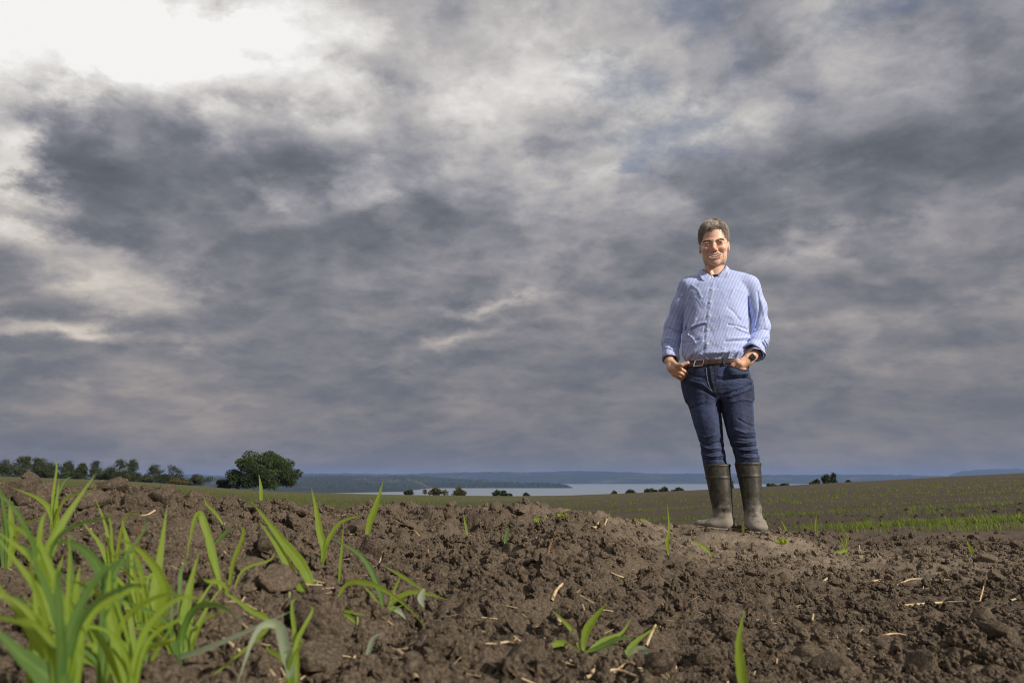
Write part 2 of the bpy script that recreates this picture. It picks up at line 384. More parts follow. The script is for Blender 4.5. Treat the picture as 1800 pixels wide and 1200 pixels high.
hills('hills', [(-600, 842), (200, 842), (400, 839), (520, 838), (600, 836.5), (660, 838), (720, 836), (780, 839), (840, 842), (900, 847), (925, 852), (940, 860)], ([-600, 600, 710, 765], [2300, 2500, 2800, 4150]), 5200, m_hill, 520, 30, 10, 70, 17)
hills('wooded_headland', [(560, 852), (640, 850), (740, 848.5), (840, 848), (900, 847.5), (960, 848), (985, 850), (1000, 853), (1008, 858)], 4020, 4160, m_head, 300, 10, 7, 26, 23, 300)
# ================================================================= hazy air
mh = bpy.data.materials.new('hazy_air'); mh.use_nodes = True
t = NT(mh.node_tree); t.n.clear()
pv = t.add('ShaderNodeVolumePrincipled'); pv.inputs['Color'].default_value = (.30, .44, .82, 1); pv.inputs['Density'].default_value = 7.2e-5
pv.inputs['Anisotropy'].default_value = 0.0
t.l.new(pv.outputs[0], t.add('ShaderNodeOutputMaterial').inputs['Volume'])
hx, y0, y1, z0, z1 = 14000, -3000, 16000, -61, 150
hv = [(x, y, z) for x in (-hx, hx) for y in (y0, y1) for z in (z0, z1)]
tag(link('haze', mesh_from('haze', hv, [[0, 1, 3, 2], [4, 6, 7, 5], [0, 4, 5, 1], [2, 3, 7, 6], [0, 2, 6, 4], [1, 5, 7, 3]], mh, False)), kind='stuff')
rng = np.random.default_rng(7); random.seed(7)
# ================================================================= clods of earth
def ico(sub):
    import bmesh
    bm = bmesh.new(); bmesh.ops.create_icosphere(bm, subdivisions=sub, radius=1)
    v = np.array([q.co[:] for q in bm.verts]); f = np.array([[q.index for q in p.verts] for p in bm.faces]); bm.free(); return v, f
def n3(p, s, sc):
    """cheap 3-D noise from three 2-D ones"""
    return (vnoise(p[:, 0] * sc + s, p[:, 1] * sc + 5.3, s) + vnoise(p[:, 1] * sc + 2.1, p[:, 2] * sc + s, s + 1) + vnoise(p[:, 2] * sc + 7.7, p[:, 0] * sc, s + 2)) / 3
def clod_mesh(name, sub, s, mat):
    v, f = ico(sub)
    q = v * (1 + .34 * n3(v, s, 1.1)[:, None] + .22 * n3(v, s + 10, 2.4)[:, None] + .18 * n3(v, s + 20, 5.5)[:, None] + (.13 * n3(v, s + 30, 12)[:, None] if sub > 2 else 0))
    r = np.random.default_rng(s)
    for _ in range(9 if sub > 2 else 2):                    # broken faces where the lump was sheared off
        n = r.normal(size=3); n /= np.linalg.norm(n); d = q @ n; lim = .45 + .35 * r.random()
        q = q - np.maximum(d - lim, 0)[:, None] * n * .8
    q = q * np.array([1, .85 + .3 * r.random(), .60 + .25 * r.random()])
    return mesh_from(name, q, f, mat)
big_meshes = [clod_mesh('soil_clod', 4, 100 + k, m_soil) for k in range(12)]
def rim_y(px): return np.interp(px, _cx, _cY)
n_big = 0; spots = []
# the lumps one can pick out: nearest ones and those along the rim
for (px, py, size) in [(1350, 1000, 0), ] * 0 + [(925, 1168, .026), (1000, 1135, .016), (1420, 1160, .030), (1395, 1110, .020), (1680, 1060, .020), (1760, 1130, .028), (1240, 1165, .022), (1560, 1140, .024),
        (1095, 1110, .016), (785, 1150, .022), (560, 1115, .030), (480, 1030, .030), (655, 975, .034), (475, 960, .03), (310, 960, .045), (550, 1180, .030), (430, 1010, .025),
        (1470, 1190, .03), (1620, 1185, .03), (1290, 1120, .018), (1150, 1180, .02), (720, 930, .03), (120, 850, .028), (200, 858, .034), (40, 862, .04), (60, 890, .05), (150, 893, .04),
        (285, 880, .03), (340, 880, .028), (860, 1010, .02), (1015, 1005, .012), (620, 940, .03), (520, 905, .024), (1660, 990, .03), (1740, 985, .035), (1750, 1020, .03), (1600, 975, .022), (1790, 965, .035),
        (1380, 1020, .03), (1470, 1030, .02), (1320, 1010, .025), (1730, 1090, .026), (1500, 1090, .015), (900, 900, .03), (870, 895, .03)]:
    h = hit(px, py)
    if h: spots.append((h.x, h.y, size))
tries = 0
while len(spots) < 290 and tries < 6000:
    tries += 1
    px = rng.uniform(-60, 1860); Yr = rim_y(px); Y = .62 * (Yr * 1.15 / .62) ** (rng.random() ** .8)
    x = (px - 900) / PXK * Y
    if rng.random() > np.interp(px, [0, 700, 1000, 1250, 1500, 1800], [1, .9, .55, .25, .6, .85]): continue
    if px < 560 and Y < .75: continue
    s = rng.uniform(.008, .021) * (.7 + .45 * Y) * np.interp(px, [600, 1250, 1800], [1.05, .55, .85])
    if Y > 3.0 and 1050 < px < 1480: s *= .75
    if all((x - a) ** 2 + (Y - b_) ** 2 > (s + c) ** 2 * .9 for a, b_, c in spots): spots.append((x, Y, s))
for k, (x, y, s) in enumerate(spots):
    o = link('soil_clod', big_meshes[k % 12], soil, (x, y, gz(x, y) + s * rng.uniform(.05, .35)))
    o.rotation_euler = (rng.uniform(-.5, .5), rng.uniform(-.5, .5), rng.uniform(0, 6.28)); o.scale = (s, s, s)
# crumbs nobody could count: small lumps scattered on points of one object
CR_N = 46000
px = rng.uniform(-250, 2050, CR_N); u = rng.random(CR_N)
Yr = rim_y(px); Ymax = np.where(rng.random(CR_N) < .12, 11.0, Yr * 1.12)
Y = .42 * (Ymax / .42) ** (u ** .85)
x = (px - 900) / PXK * Y
keep = rng.random(CR_N) < .35 + .65 * sstep(-.25, .35, fbm(x * 3, Y * 3, 77, 3) + np.interp(px, [0, 900, 1250, 1800], [.3, .05, -.12, .1]))
x, Y, px = x[keep], Y[keep], px[keep]
s = .0022 * (1 - rng.random(len(x))) ** -.62 * (.55 + .40 * Y) * np.interp(px, [600, 1250, 1800], [1.1, .75, 1.0])
s = np.minimum(s, .016 * (.6 + .2 * Y)) * np.where(Y > 5, .8, 1)
z = ground_z(x, Y) + s * rng.uniform(-.1, .5, len(x))
pm = bpy.data.meshes.new('soil_crumbs'); pm.vertices.add(len(x)); pm.vertices.foreach_set('co', np.stack([x, Y, z], -1).astype(np.float32).ravel())
a1 = pm.attributes.new('size', 'FLOAT', 'POINT'); a1.data.foreach_set('value', s.astype(np.float32))
a2 = pm.attributes.new('turn', 'FLOAT_VECTOR', 'POINT'); a2.data.foreach_set('vector', rng.uniform(0, 6.28, (len(x), 3)).astype(np.float32).ravel())
a3 = pm.attributes.new('pick', 'INT', 'POINT'); a3.data.foreach_set('value', rng.integers(0, 5, len(x)).astype(np.int32))
crumbs = tag(link('soil_crumbs', pm), kind='stuff')
ng = bpy.data.node_groups.new('scatter_crumbs', 'GeometryNodeTree'); G = NT(ng)
ng.interface.new_socket('Geometry', in_out='INPUT', socket_type='NodeSocketGeometry'); ng.interface.new_socket('Geometry', in_out='OUTPUT', socket_type='NodeSocketGeometry')
gi = G.add('NodeGroupInput'); go = G.add('NodeGroupOutput'); g2i = G.add('GeometryNodeGeometryToInstance')
for k in range(5):
    ic = G.add('GeometryNodeMeshIcoSphere'); ic.inputs['Radius'].default_value = 1; ic.inputs['Subdivisions'].default_value = 3
    pp = G.add('GeometryNodeInputPosition').outputs[0]
    nz = G.noise(G.vmath('ADD', pp, (k * 7.3, k * 3.1, k * 1.7)), 1.5, 5, .72)
    sp = G.add('GeometryNodeSetPosition'); G.l.new(ic.outputs[0], sp.inputs[0])
    G.put(sp.inputs['Position'], G.vmath('MULTIPLY', G.vmath('SCALE', pp, None, G.maprange(nz, .28, .72, .35, 1.5)), (1, .9, .72)))
    sm = G.add('GeometryNodeSetMaterial'); sm.inputs['Material'].default_value = m_soil; G.l.new(sp.outputs[0], sm.inputs[0])
    ss = G.add('GeometryNodeSetShadeSmooth'); G.l.new(sm.outputs[0], ss.inputs[0]); ss.inputs['Shade Smooth'].default_value = False
    G.l.new(ss.outputs[0], g2i.inputs[0])
iop = G.add('GeometryNodeInstanceOnPoints'); G.l.new(gi.outputs[0], iop.inputs['Points']); G.l.new(g2i.outputs[0], iop.inputs['Instance'])
iop.inputs['Pick Instance'].default_value = True
def named(nm, dt):
    n = G.add('GeometryNodeInputNamedAttribute', data_type=dt); n.inputs['Name'].default_value = nm; return n.outputs['Attribute']
G.put(iop.inputs['Instance Index'], named('pick', 'INT')); G.put(iop.inputs['Rotation'], named('turn', 'FLOAT_VECTOR')); G.put(iop.inputs['Scale'], named('size', 'FLOAT'))
G.l.new(iop.outputs[0], go.inputs[0])
md = crumbs.modifiers.new('scatter', 'NODES'); md.node_group = ng

# ================================================================= seedlings of the sown field
def leaf_mat(name, c1, c2, trans, vein=True):
    m, t, b, out = material(name)
    uv = t.add('ShaderNodeUVMap').outputs[0]; s = t.sep(uv)
    pos = t.add('ShaderNodeNewGeometry').outputs['Position']
    f = t.noise(t.mapping(uv, scale=(26, 1.2, 1)), 1.0, 3, .6) if vein else t.noise(pos, 3, 3, .6)
    c = t.mix(t.maprange(f, .3, .7), c1, c2)
    if vein:
        c = t.mix(t.maprange(s[1], .0, .22, .55, 0), c, (.42, .50, .13, 1))          # pale at the sheath
        c = t.mix(t.maprange(t.noise(pos, 45, 3, .7), .62, .72, 0, .35), c, (.30, .30, .10, 1))
        c = t.mix(t.maprange(t.math('ABSOLUTE', t.math('SUBTRACT', s[0], .5)), .0, .07, .45, 0), c, (.45, .55, .20, 1))
        c = t.mix(t.maprange(t.noise(pos, 700, 2, .6), .68, .74, 0, .7), c, (.12, .085, .05, 1))
    t.put(b.inputs['Base Color'], c); b.inputs['Roughness'].default_value = .48; b.inputs['Specular IOR Level'].default_value = .35
    if vein: t.put(b.inputs['Normal'], bump(t, t.math('SINE', t.math('MULTIPLY', s[0], 60.0)), .25, .0006))
    tr = t.add('ShaderNodeBsdfTranslucent'); t.put(tr.inputs[0], t.mix(.6, c, trans))
    mx = t.add('ShaderNodeMixShader'); mx.inputs[0].default_value = .58
    t.l.new(b.outputs[0], mx.inputs[1]); t.l.new(tr.outputs[0], mx.inputs[2]); t.l.new(mx.outputs[0], out.inputs[0])
    return m
m_leaf = leaf_mat('wheat_leaf', (.150, .250, .024, 1), (.280, .400, .050, 1), (.74, .82, .07, 1))
m_leafd = leaf_mat('wheat_leaf_bluish', (.085, .180, .035, 1), (.150, .260, .070, 1), (.34, .52, .09, 1))
m_leafp = leaf_mat('wheat_leaf_pale', (.33, .40, .27, 1), (.46, .52, .38, 1), (.5, .55, .3, 1))
m_seed = leaf_mat('field_seedling', (.090, .135, .018, 1), (.160, .215, .032, 1), (.34, .43, .05, 1), False)

def seedlings(N, y0, y1, seed, prob):
    r = np.random.default_rng(seed)
    px = r.uniform(-150, 1950, N); Y = y0 * (y1 / y0) ** r.random(N); x = (px - 900) / PXK * Y
    k = r.random(N) < prob(x, Y, px); return x[k], Y[k]
def rows_prob(x, Y, px):
    p = np.zeros_like(x)
    yy = Y - .03 * x + .25 * vnoise(x * .12, x * 0 + 3, 4)
    for (yc, wd, x0, x1, st) in [(7.15, .16, 3.2, 9, .9), (7.9, .10, 3.5, 9, .25), (5.7, .08, 2.6, 6, .4), (10.9, .17, -2, 12, 1.0), (9.2, .12, 4.8, 9, .35), (13.2, .2, 4.5, 12, .3),
                                 (16.8, .55, 1.2, 5.2, .95), (16.8, .4, -12, 14, .25), (20.0, .4, 7, 16, .4), (23, .4, -15, 20, .2), (26.5, .6, 2, 22, .25), (31, .7, -15, 24, .25), (37, .9, -20, 30, .3)]:
        p = np.maximum(p, min(1, st * 1.35) * np.exp(-((yy - yc) / wd) ** 2) * sstep(x0 - .8, x0 + .3, x) * sstep(x1 + 1, x1 - .5, x))
    patch = sstep(-.25, .45, fbm(x * .45, Y * .5, 33, 3))
    gen = .012 + .05 * (np.sin(yy * 2 * np.pi / .5) > .2) * sstep(9, 20, Y)
    leftside = sstep(.10, -.35, x / Y)
    return np.clip(p * (.35 + .65 * patch) + gen * (patch * .8 + .2) + leftside * .34 * sstep(8, 16, Y) * (.4 + .6 * patch), 0, 1) * sstep(4.6, 5.6, Y)
sx, sy = seedlings(170000, 4.8, 70, 5, rows_prob)
sz = ground_z(sx, sy) - .004
N = len(sx); nb = 3
bx = np.repeat(sx, nb); by = np.repeat(sy, nb); bz = np.repeat(sz, nb); M = N * nb
NBOOST = 1
h = rng.uniform(.035, .085, M) * np.where(by > 22, 1.15, 1); wd = rng.uniform(.0022, .0045, M) * np.clip(by / 13, .7, 2.8)
a = rng.uniform(0, 6.28, M); ln = rng.uniform(.1, .9, M) * h; pa = rng.uniform(0, 6.28, M)
dx, dy = np.cos(pa) * wd, np.sin(pa) * wd; lx, ly = np.cos(a) * ln, np.sin(a) * ln
jx, jy = rng.normal(0, .012, M), rng.normal(0, .012, M)
P = np.stack([np.stack([bx + jx - dx * .6, by + jy - dy * .6, bz], -1), np.stack([bx + jx + dx * .6, by + jy + dy * .6, bz], -1),
              np.stack([bx + jx + lx * .4 + dx, by + jy + ly * .4 + dy, bz + h * .62], -1), np.stack([bx + jx + lx * .4 - dx, by + jy + ly * .4 - dy, bz + h * .62], -1),
              np.stack([bx + jx + lx, by + jy + ly, bz + h], -1)], 1).reshape(-1, 3)
q = np.arange(M)[:, None] * 5
T = np.concatenate([q + np.array([[0, 1, 2]]), q + np.array([[0, 2, 3]]), q + np.array([[3, 2, 4]])])
tag(link('field_seedlings', mesh_from('field_seedlings', P, T, m_seed, False)), kind='stuff')

# ================================================================= wheat plants in the foreground
def catmull(pts, n):
    pts = [Vector(p) for p in pts]
    if len(pts) == 2: pts = [pts[0], (pts[0] + pts[1]) / 2 + Vector((0, 0, (pts[0] - pts[1]).length * .02)), pts[1]]
    P = [pts[0] * 2 - pts[1]] + pts + [pts[-1] * 2 - pts[-2]]; out = []
    for k in range(n + 1):
        u = k / n * (len(pts) - 1); i = min(int(u), len(pts) - 2); t = u - i
        p0, p1, p2, p3 = P[i], P[i + 1], P[i + 2], P[i + 3]
        out.append(.5 * ((2 * p1) + (p2 - p0) * t + (2 * p0 - 5 * p1 + 4 * p2 - p3) * t * t + (3 * p1 - p0 - 3 * p2 + p3) * t ** 3))
    return out
def leaf_mesh(pts, width, mat, n=22, twist=0.0, base=.30, name='leaf'):
    """a grass leaf: narrow sheath, broad middle, pointed tip, keeled along the midrib"""
    c = catmull(pts, n); V = []; Fc = []; UV = []
    ph = random.uniform(-.5, .5)
    for k, p in enumerate(c):
        t = k / n; tan = (c[min(k + 1, n)] - c[max(k - 1, 0)]).normalized()
        view = (p - Vector((0, 0, CAMH))).normalized()
        side = tan.cross(view); side = side.normalized() if side.length > 1e-6 else Vector((1, 0, 0))
        nrm = side.cross(tan).normalized()
        ang = twist * (t - .4) + ph * .6
        s2 = side * math.cos(ang) + nrm * math.sin(ang); n2 = nrm * math.cos(ang) - side * math.sin(ang)
        prof = min(base + (1 - base) * math.sin(min(t / .42, 1) * math.pi / 2), 1) if t < .42 else max(0.0, 1 - ((t - .42) / .58) ** 1.55)
        wv = width * .5 * max(prof, .02) * (1 + .05 * math.sin(k * 1.7 + ph * 9))
        for j, q in enumerate((-1, -.5, 0, .5, 1)):
            V.append(p + s2 * wv * q + n2 * wv * (.38 * (1 - abs(q)) + .04 * math.sin(k * .9 + q * 3))); UV.append((j / 4, t))
    for k in range(n):
        for j in range(4): Fc.append((k * 5 + j, k * 5 + j + 1, (k + 1) * 5 + j + 1, (k + 1) * 5 + j))
    me = mesh_from(name, [v[:] for v in V], Fc, mat)
    uv = me.uv_layers.new(name='UVMap'); li = np.zeros(len(Fc) * 4, np.int32); me.loops.foreach_get('vertex_index', li)
    uv.data.foreach_set('uv', np.array(UV, np.float32)[li].ravel()); return me
def tube_mesh(name, pts, r0, r1, mat, n=12, m=6):
    c = catmull(pts, n); V = []; Fc = []
    for k, p in enumerate(c):
        tan = (c[min(k + 1, n)] - c[max(k - 1, 0)]).normalized(); s = tan.cross(Vector((.13, .2, .97)) if abs(tan.z) < .9 else Vector((1, 0, 0))).normalized(); u = s.cross(tan)
        r = r0 + (r1 - r0) * k / n
        for j in range(m): a = j * 2 * math.pi / m; V.append(p + (s * math.cos(a) + u * math.sin(a)) * r)
    for k in range(n):
        for j in range(m): Fc.append((k * m + j, k * m + (j + 1) % m, (k + 1) * m + (j + 1) % m, (k + 1) * m + j))
    return mesh_from(name, [v[:] for v in V], Fc, mat)
G_LEFT = 'wheat seedlings crowding the lower left'; G_MID = 'wheat seedlings scattered over the bare soil'
MATS = {'g': m_leaf, 'b': m_leafd, 'p': m_leafp}
m_brown = leaf_mat('withered_leaf', (.16, .07, .025, 1), (.24, .12, .05, 1), (.3, .15, .05, 1)); MATS['w'] = m_brown
def plant(label, leaves, group=None, Y=None, stem=True, dY=0.0):
    """leaves: (list of photo points from foot to tip, width in photo px, material, extra depth of the tip).
    Y given: plant stands at that distance, foot on the soil below the photo point; else its foot is where the first point meets the soil."""
    p0 = leaves[0][0][0]
    if Y is None:
        h = hit(*p0); Yb = h.y; foot = h
    else:
        Yb = Y; x = at(*p0, Y).x; foot = Vector((x, Y, gz(x, Y)))
    root = empty('wheat_seedling', foot, label, 'seedling', group)
    for (pts, wpx, mk, td) in leaves:
        W3 = []
        for k, q in enumerate(pts):
            u = k / max(len(pts) - 1, 1); W3.append(at(q[0], q[1], Yb + dY + td * u))
        g0 = gz(W3[0].x, W3[0].y)
        if Y is not None and W3[0].z > g0 + .004:                       # carry the leaf down into the earth
            f2 = Vector((foot.x + (W3[0].x - foot.x) * .35, foot.y, gz(foot.x, foot.y) - .004)); W3 = [f2] + W3
        elif W3[0].z < g0 - .01: pass
        W3 = [v - foot for v in W3]
        me = leaf_mesh([v + foot for v in W3], .70 * wpx / F * Yb, MATS[mk], twist=random.uniform(-1.0, 1.0))
        me.transform(Matrix.Translation(-foot)); link('leaf', me, root)
    if stem:
        q = leaves[0][0]; a_ = at(q[0][0], q[0][1], Yb) if Y is None else foot
        top = a_ + Vector((0, 0, .007)); me = tube_mesh('stem', [a_ - Vector((0, 0, .008)), top], .0016 * (.6 + .5 * Yb), .0013 * (.6 + .5 * Yb), m_leafp, 3)
        me.transform(Matrix.Translation(-foot)); link('stem', me, root)
    return root
LP = [
 ('tall blurred wheat blade rising highest over the mound at the left', [([(76, 1010), (84, 975), (112, 915), (170, 830)], 31, 'g', .05), ([(80, 1040), (60, 985), (-10, 930)], 22, 'g', -.03)], .46),
 ('broad bright wheat leaf running down from the left edge of the photo', [([(128, 1160), (105, 1100), (62, 1030), (-20, 925)], 30, 'g', .0)], .40),
 ('wheat leaf slanting across the lower left corner beneath the broad bright one', [([(100, 1225), (90, 1180), (46, 1098), (-15, 1010)], 30, 'g', 0)], .38),
 ('widest darkest wheat leaf in the bottom left corner, very blurred', [([(110, 1240), (85, 1190), (38, 1150), (-30, 1085)], 52, 'b', 0)], .33),
 ('thin upright wheat shoot beside the tall blade, standing in the left cluster', [([(114, 1215), (116, 1100), (122, 1010), (121, 930)], 15, 'g', 0), ([(114, 1150), (75, 1120), (62, 1060), (58, 1000)], 14, 'g', .02)], .42),
 ('dark bluish wheat leaf arching right out of the left cluster', [([(190, 1110), (187, 1030), (158, 976), (118, 952), (85, 960)], 26, 'b', .02), ([(193, 1150), (180, 1060), (150, 1030), (118, 1018)], 16, 'g', .03)], .45),
 ('upright wheat shoot leaning right at the bottom of the left cluster', [([(232, 1230), (205, 1130), (192, 1060), (194, 990)], 25, 'g', 0), ([(215, 1230), (187, 1140), (160, 1100), (140, 1060)], 16, 'g', .02)], .43),
 ('wheat plant with a brown withered tip among the left cluster', [([(246, 1110), (236, 1040), (226, 965), (214, 912)], 22, 'g', .03), ([(244, 1110), (247, 1010), (243, 935), (240, 880)], 7, 'w', .03), ([(250, 1110), (225, 1060), (200, 1015), (180, 985)], 15, 'b', .03)], .62),
 ('straight wheat leaf standing upright at the right of the left cluster', [([(262, 1120), (272, 1040), (283, 965), (294, 886)], 25, 'g', .02), ([(268, 1125), (290, 1040), (255, 975), (198, 940)], 25, 'g', -.04), ([(262, 1125), (250, 1080), (236, 1040)], 14, 'g', .03)], .58),
 ('wheat plant with a leaf folded over like a hairpin', [([(392, 1056), (378, 985), (362, 930), (351, 902), (340, 920), (326, 990)], 17, 'g', .0), ([(392, 1056), (372, 980), (356, 915)], 14, 'g', .02)], .72),
 ('broad dark wheat leaf standing beside the hairpin leaf', [([(322, 1150), (324, 1090), (334, 1030), (350, 968)], 26, 'g', .02), ([(322, 1110), (345, 1068), (385, 1064), (420, 1088)], 17, 'b', -.04), ([(324, 1150), (352, 1090), (372, 1055), (400, 1018)], 10, 'g', .05)], .60),
 ('long pale wheat leaf lying out to the right over dark soil', [([(308, 1160), (365, 1138), (440, 1106), (524, 1068)], 14, 'p', -.03), ([(470, 1103), (440, 1072), (410, 1050), (386, 1034)], 12, 'g', .0)], .58),
 ('wheat plant with a drooping bluish leaf bent down to the left', [([(512, 1190), (500, 1135), (488, 1098), (452, 1108), (416, 1204)], 25, 'p', -.04), ([(510, 1190), (498, 1140), (482, 1095)], 12, 'g', .0)], .56),
 ('small wheat leaf bowing down at the far left below the mound', [([(96, 925), (86, 893), (64, 874), (18, 855)], 13, 'g', 0), ([(100, 925), (99, 890), (104, 842)], 11, 'g', 0)], .85),
 ('pair of short wheat shoots at the left edge of the photo', [([(22, 950), (19, 905), (17, 874)], 14, 'g', 0), ([(5, 960), (8, 925), (1, 866)], 14, 'b', 0)], .80),
 ('slim wheat shoot with a bend, just right of the tall blade', [([(192, 1000), (192, 960), (183, 915), (166, 872)], 9, 'g', 0), ([(190, 990), (172, 950), (140, 912)], 12, 'g', 0)], .80),
 ('wheat shoot low in the gap between the left cluster and the upright leaf', [([(238, 1120), (222, 1060), (200, 1018), (190, 990)], 15, 'g', 0), ([(256, 1110), (246, 1060), (238, 1035)], 16, 'g', 0)], .68),
 ('yellow green wheat shoot leaning inside the left cluster', [([(128, 1100), (134, 1040), (141, 990)], 20, 'g', 0), ([(92, 1055), (100, 1010), (112, 975)], 17, 'g', 0)], .56),
 ('wheat stalk leaning right at the bottom edge below the hairpin leaf', [([(246, 1212), (262, 1172), (284, 1130), (315, 1080)], 11, 'g', 0)], .55),
 ('wheat leaf sprawling low along the bottom left', [([(182, 1175), (140, 1155), (100, 1135), (55, 1112)], 15, 'g', 0), ([(182, 1175), (130, 1130), (80, 1105)], 14, 'b', 0)], .50),
 ('single short wheat blade leaning right above the hairpin leaf', [([(394, 924), (378, 900), (364, 886), (358, 872)], 8, 'g', 0)], None),
 ('bluish wheat blade leaning left of the bright leaning leaf', [([(376, 965), (388, 945), (412, 920)], 12, 'b', 0)], None),
]
for lab, lv, Y in LP:
    if Y:                                                        # each tuft also has thinner leaves
        (x0, y0_) = lv[0][0][0]; lv = list(lv)
        for k in range(3 if Y > .6 else 4):
            ln = random.uniform(70, 190) * .5 / Y; a = random.uniform(-.9, .9); x1, y1_ = x0 + random.uniform(-14, 14), min(y0_, 1190)
            bend = random.uniform(-.3, 1.0) * (1 if a > 0 else -1)
            lv.append(([(x1, y1_), (x1 + ln * .45 * math.sin(a * .6), y1_ - ln * .5), (x1 + ln * math.sin(a) * .9, y1_ - ln * math.cos(a) * .95), (x1 + ln * (math.sin(a) + bend * .35), y1_ - ln * (math.cos(a) * 1.0 + .12 - abs(bend) * .25))], random.uniform(8, 15) * .5 / Y, random.choice('gggb'), random.uniform(-.05, .07)))
    plant(lab, lv, G_LEFT, Y)
MP = [
 ('wheat plant with two long bright leaves leaning left, alone on dark soil', [([(556, 1056), (535, 1000), (497, 950), (442, 880)], 25, 'g', .02), ([(548, 1056), (520, 1020), (488, 960), (454, 914)], 19, 'g', .02)], .78),
 ('tiny upright wheat blade in front of the round tree', [([(458, 894), (459, 862), (455, 832)], 9, 'g', 0)], None),
 ('wheat plant with a straight tall leaf and a bowed one to its right', [([(562, 1002), (570, 968), (562, 935), (556, 895), (547, 856)], 17, 'g', 0), ([(564, 1002), (572, 962), (596, 920), (640, 903)], 11, 'g', 0)], None),
 ('wheat blade leaning right on the mound, tip against the hills', [([(643, 950), (651, 915), (662, 885), (674, 844)], 17, 'g', 0)], None),
 ('thin straight wheat blade left of the sprawling plant', [([(595, 1038), (599, 985), (604, 922)], 7, 'g', 0)], None),
 ('sprawling wheat plant with arching leaves in the middle of the soil', [([(672, 1080), (668, 1040), (636, 978), (578, 942)], 14, 'b', 0), ([(672, 1080), (712, 1061)], 6, 'g', 0), ([(588, 1064), (606, 1030), (630, 1022), (668, 1032), (715, 1065), (755, 1110)], 12, 'g', -.02),
    ([(674, 1078), (700, 1050), (735, 1040), (796, 1056)], 12, 'g', 0), ([(742, 1036), (712, 1015), (672, 992)], 8, 'g', .02), ([(684, 1062), (696, 1030), (709, 1003)], 6, 'g', 0), ([(668, 1062), (652, 1042), (637, 1026)], 6, 'g', 0), ([(682, 1066), (700, 1072), (714, 1088)], 13, 'p', 0), ([(746, 1034), (740, 1052), (746, 1068)], 17, 'p', -.01)], None),
 ('wheat leaf lying low and pointing right between the leaning and sprawling plants', [([(628, 1096), (600, 1072), (562, 1056), (512, 1042)], 15, 'g', 0), ([(574, 1066), (612, 1074), (650, 1082)], 7, 'g', 0)], None),
 ('bluish wheat leaf hanging beside a short yellow shoot', [([(508, 1052), (524, 1062), (534, 1085), (541, 1118)], 13, 'b', -.02), ([(448, 1074), (454, 1056), (460, 1040)], 8, 'g', 0)], None),
 ('small pale curled wheat leaf on the soil near the bottom', [([(643, 1162), (650, 1138), (658, 1120), (674, 1110)], 13, 'p', 0)], None),
 ('small upright wheat blade on the bare rise in the middle', [([(824, 952), (819, 925), (814, 900)], 6, 'g', 0)], None),
 ('tiny bluish wheat shoot right of the small upright blade', [([(887, 957), (890, 940), (894, 924)], 10, 'b', 0)], None),
 ('star shaped wheat plant with broad leaves near the bottom centre', [([(1024, 1150), (1030, 1110), (1046, 1085), (1068, 1057)], 19, 'g', .0), ([(1022, 1148), (1008, 1112), (990, 1090), (968, 1070)], 10, 'g', .01), ([(1022, 1146), (990, 1130), (966, 1136), (944, 1150)], 14, 'g', -.03),
    ([(1026, 1146), (1062, 1134), (1085, 1122), (1114, 1122)], 14, 'b', -.01), ([(1036, 1140), (1060, 1124), (1092, 1112), (1111, 1084)], 10, 'g', .03), ([(1020, 1150), (1004, 1160), (1000, 1178)], 12, 'b', -.03)], None),
 ('wheat plant bending right beside the star shaped one', [([(1100, 1154), (1106, 1140), (1124, 1122), (1158, 1098)], 13, 'g', .02), ([(1102, 1152), (1122, 1140), (1146, 1152), (1166, 1206)], 14, 'p', -.05)], None),
 ('single broad upright wheat blade at the bottom right of centre', [([(1308, 1216), (1302, 1170), (1299, 1125), (1309, 1068)], 25, 'g', .0)], .60),
 ('thin wheat blade standing left of the man, tip above the field', [([(1177, 980), (1173, 955), (1176, 925), (1173, 884)], 8, 'g', 0)], None),
 ('small arched wheat leaf in front of the left boot', [([(1252, 980), (1244, 966), (1230, 956), (1213, 951)], 8, 'g', 0)], None),
 ('tiny wheat blade standing between the two boots', [([(1307, 938), (1306, 928), (1308, 914)], 6, 'g', 0)], None),
 ('small wheat blade leaning left just right of the boots', [([(1384, 940), (1380, 926), (1371, 912)], 5, 'g', 0)], None),
 ('slim upright wheat blade against the dark field right of the man', [([(1437, 942), (1434, 925), (1435, 905)], 6, 'g', 0)], None),
 ('wheat plant with one leaf lying flat to the left, right of the man', [([(1492, 980), (1484, 960), (1474, 938)], 6, 'g', 0), ([(1490, 966), (1470, 972), (1434, 986)], 9, 'g', -.05), ([(1486, 962), (1490, 945), (1484, 930)], 5, 'g', .02)], None),
 ('small wheat blade at the far right on the rim of the soil', [([(1712, 980), (1706, 962), (1698, 947)], 7, 'g', 0)], None),
]
for lab, lv, Y in MP: plant(lab, lv, G_MID, Y)
# little broad-leaved weeds
def weed(px, py, size, label, n=5):
    h = hit(px, py); root = empty('weed', h, label, 'weed')
    for k in range(n):
        a = k * 6.28 / n + .4; d = Vector((math.cos(a), math.sin(a), .75)) * size
        me = leaf_mesh([h - Vector((0, 0, .004)), h + d * .6, h + d + Vector((0, 0, -.1 * size))], size * .65, m_leaf, 8, 0, .2); me.transform(Matrix.Translation(-h)); link('leaf', me, root)
weed(950, 922, .022, 'small broad leaved weed on the mound left of the pale straws'); weed(1122, 920, .026, 'small green weed at the right end of the mound rim')
weed(1376, 958, .03, 'low green weed on the soil right of the boots'); weed(990, 912, .02, 'tiny pale weed on the crest of the mound')

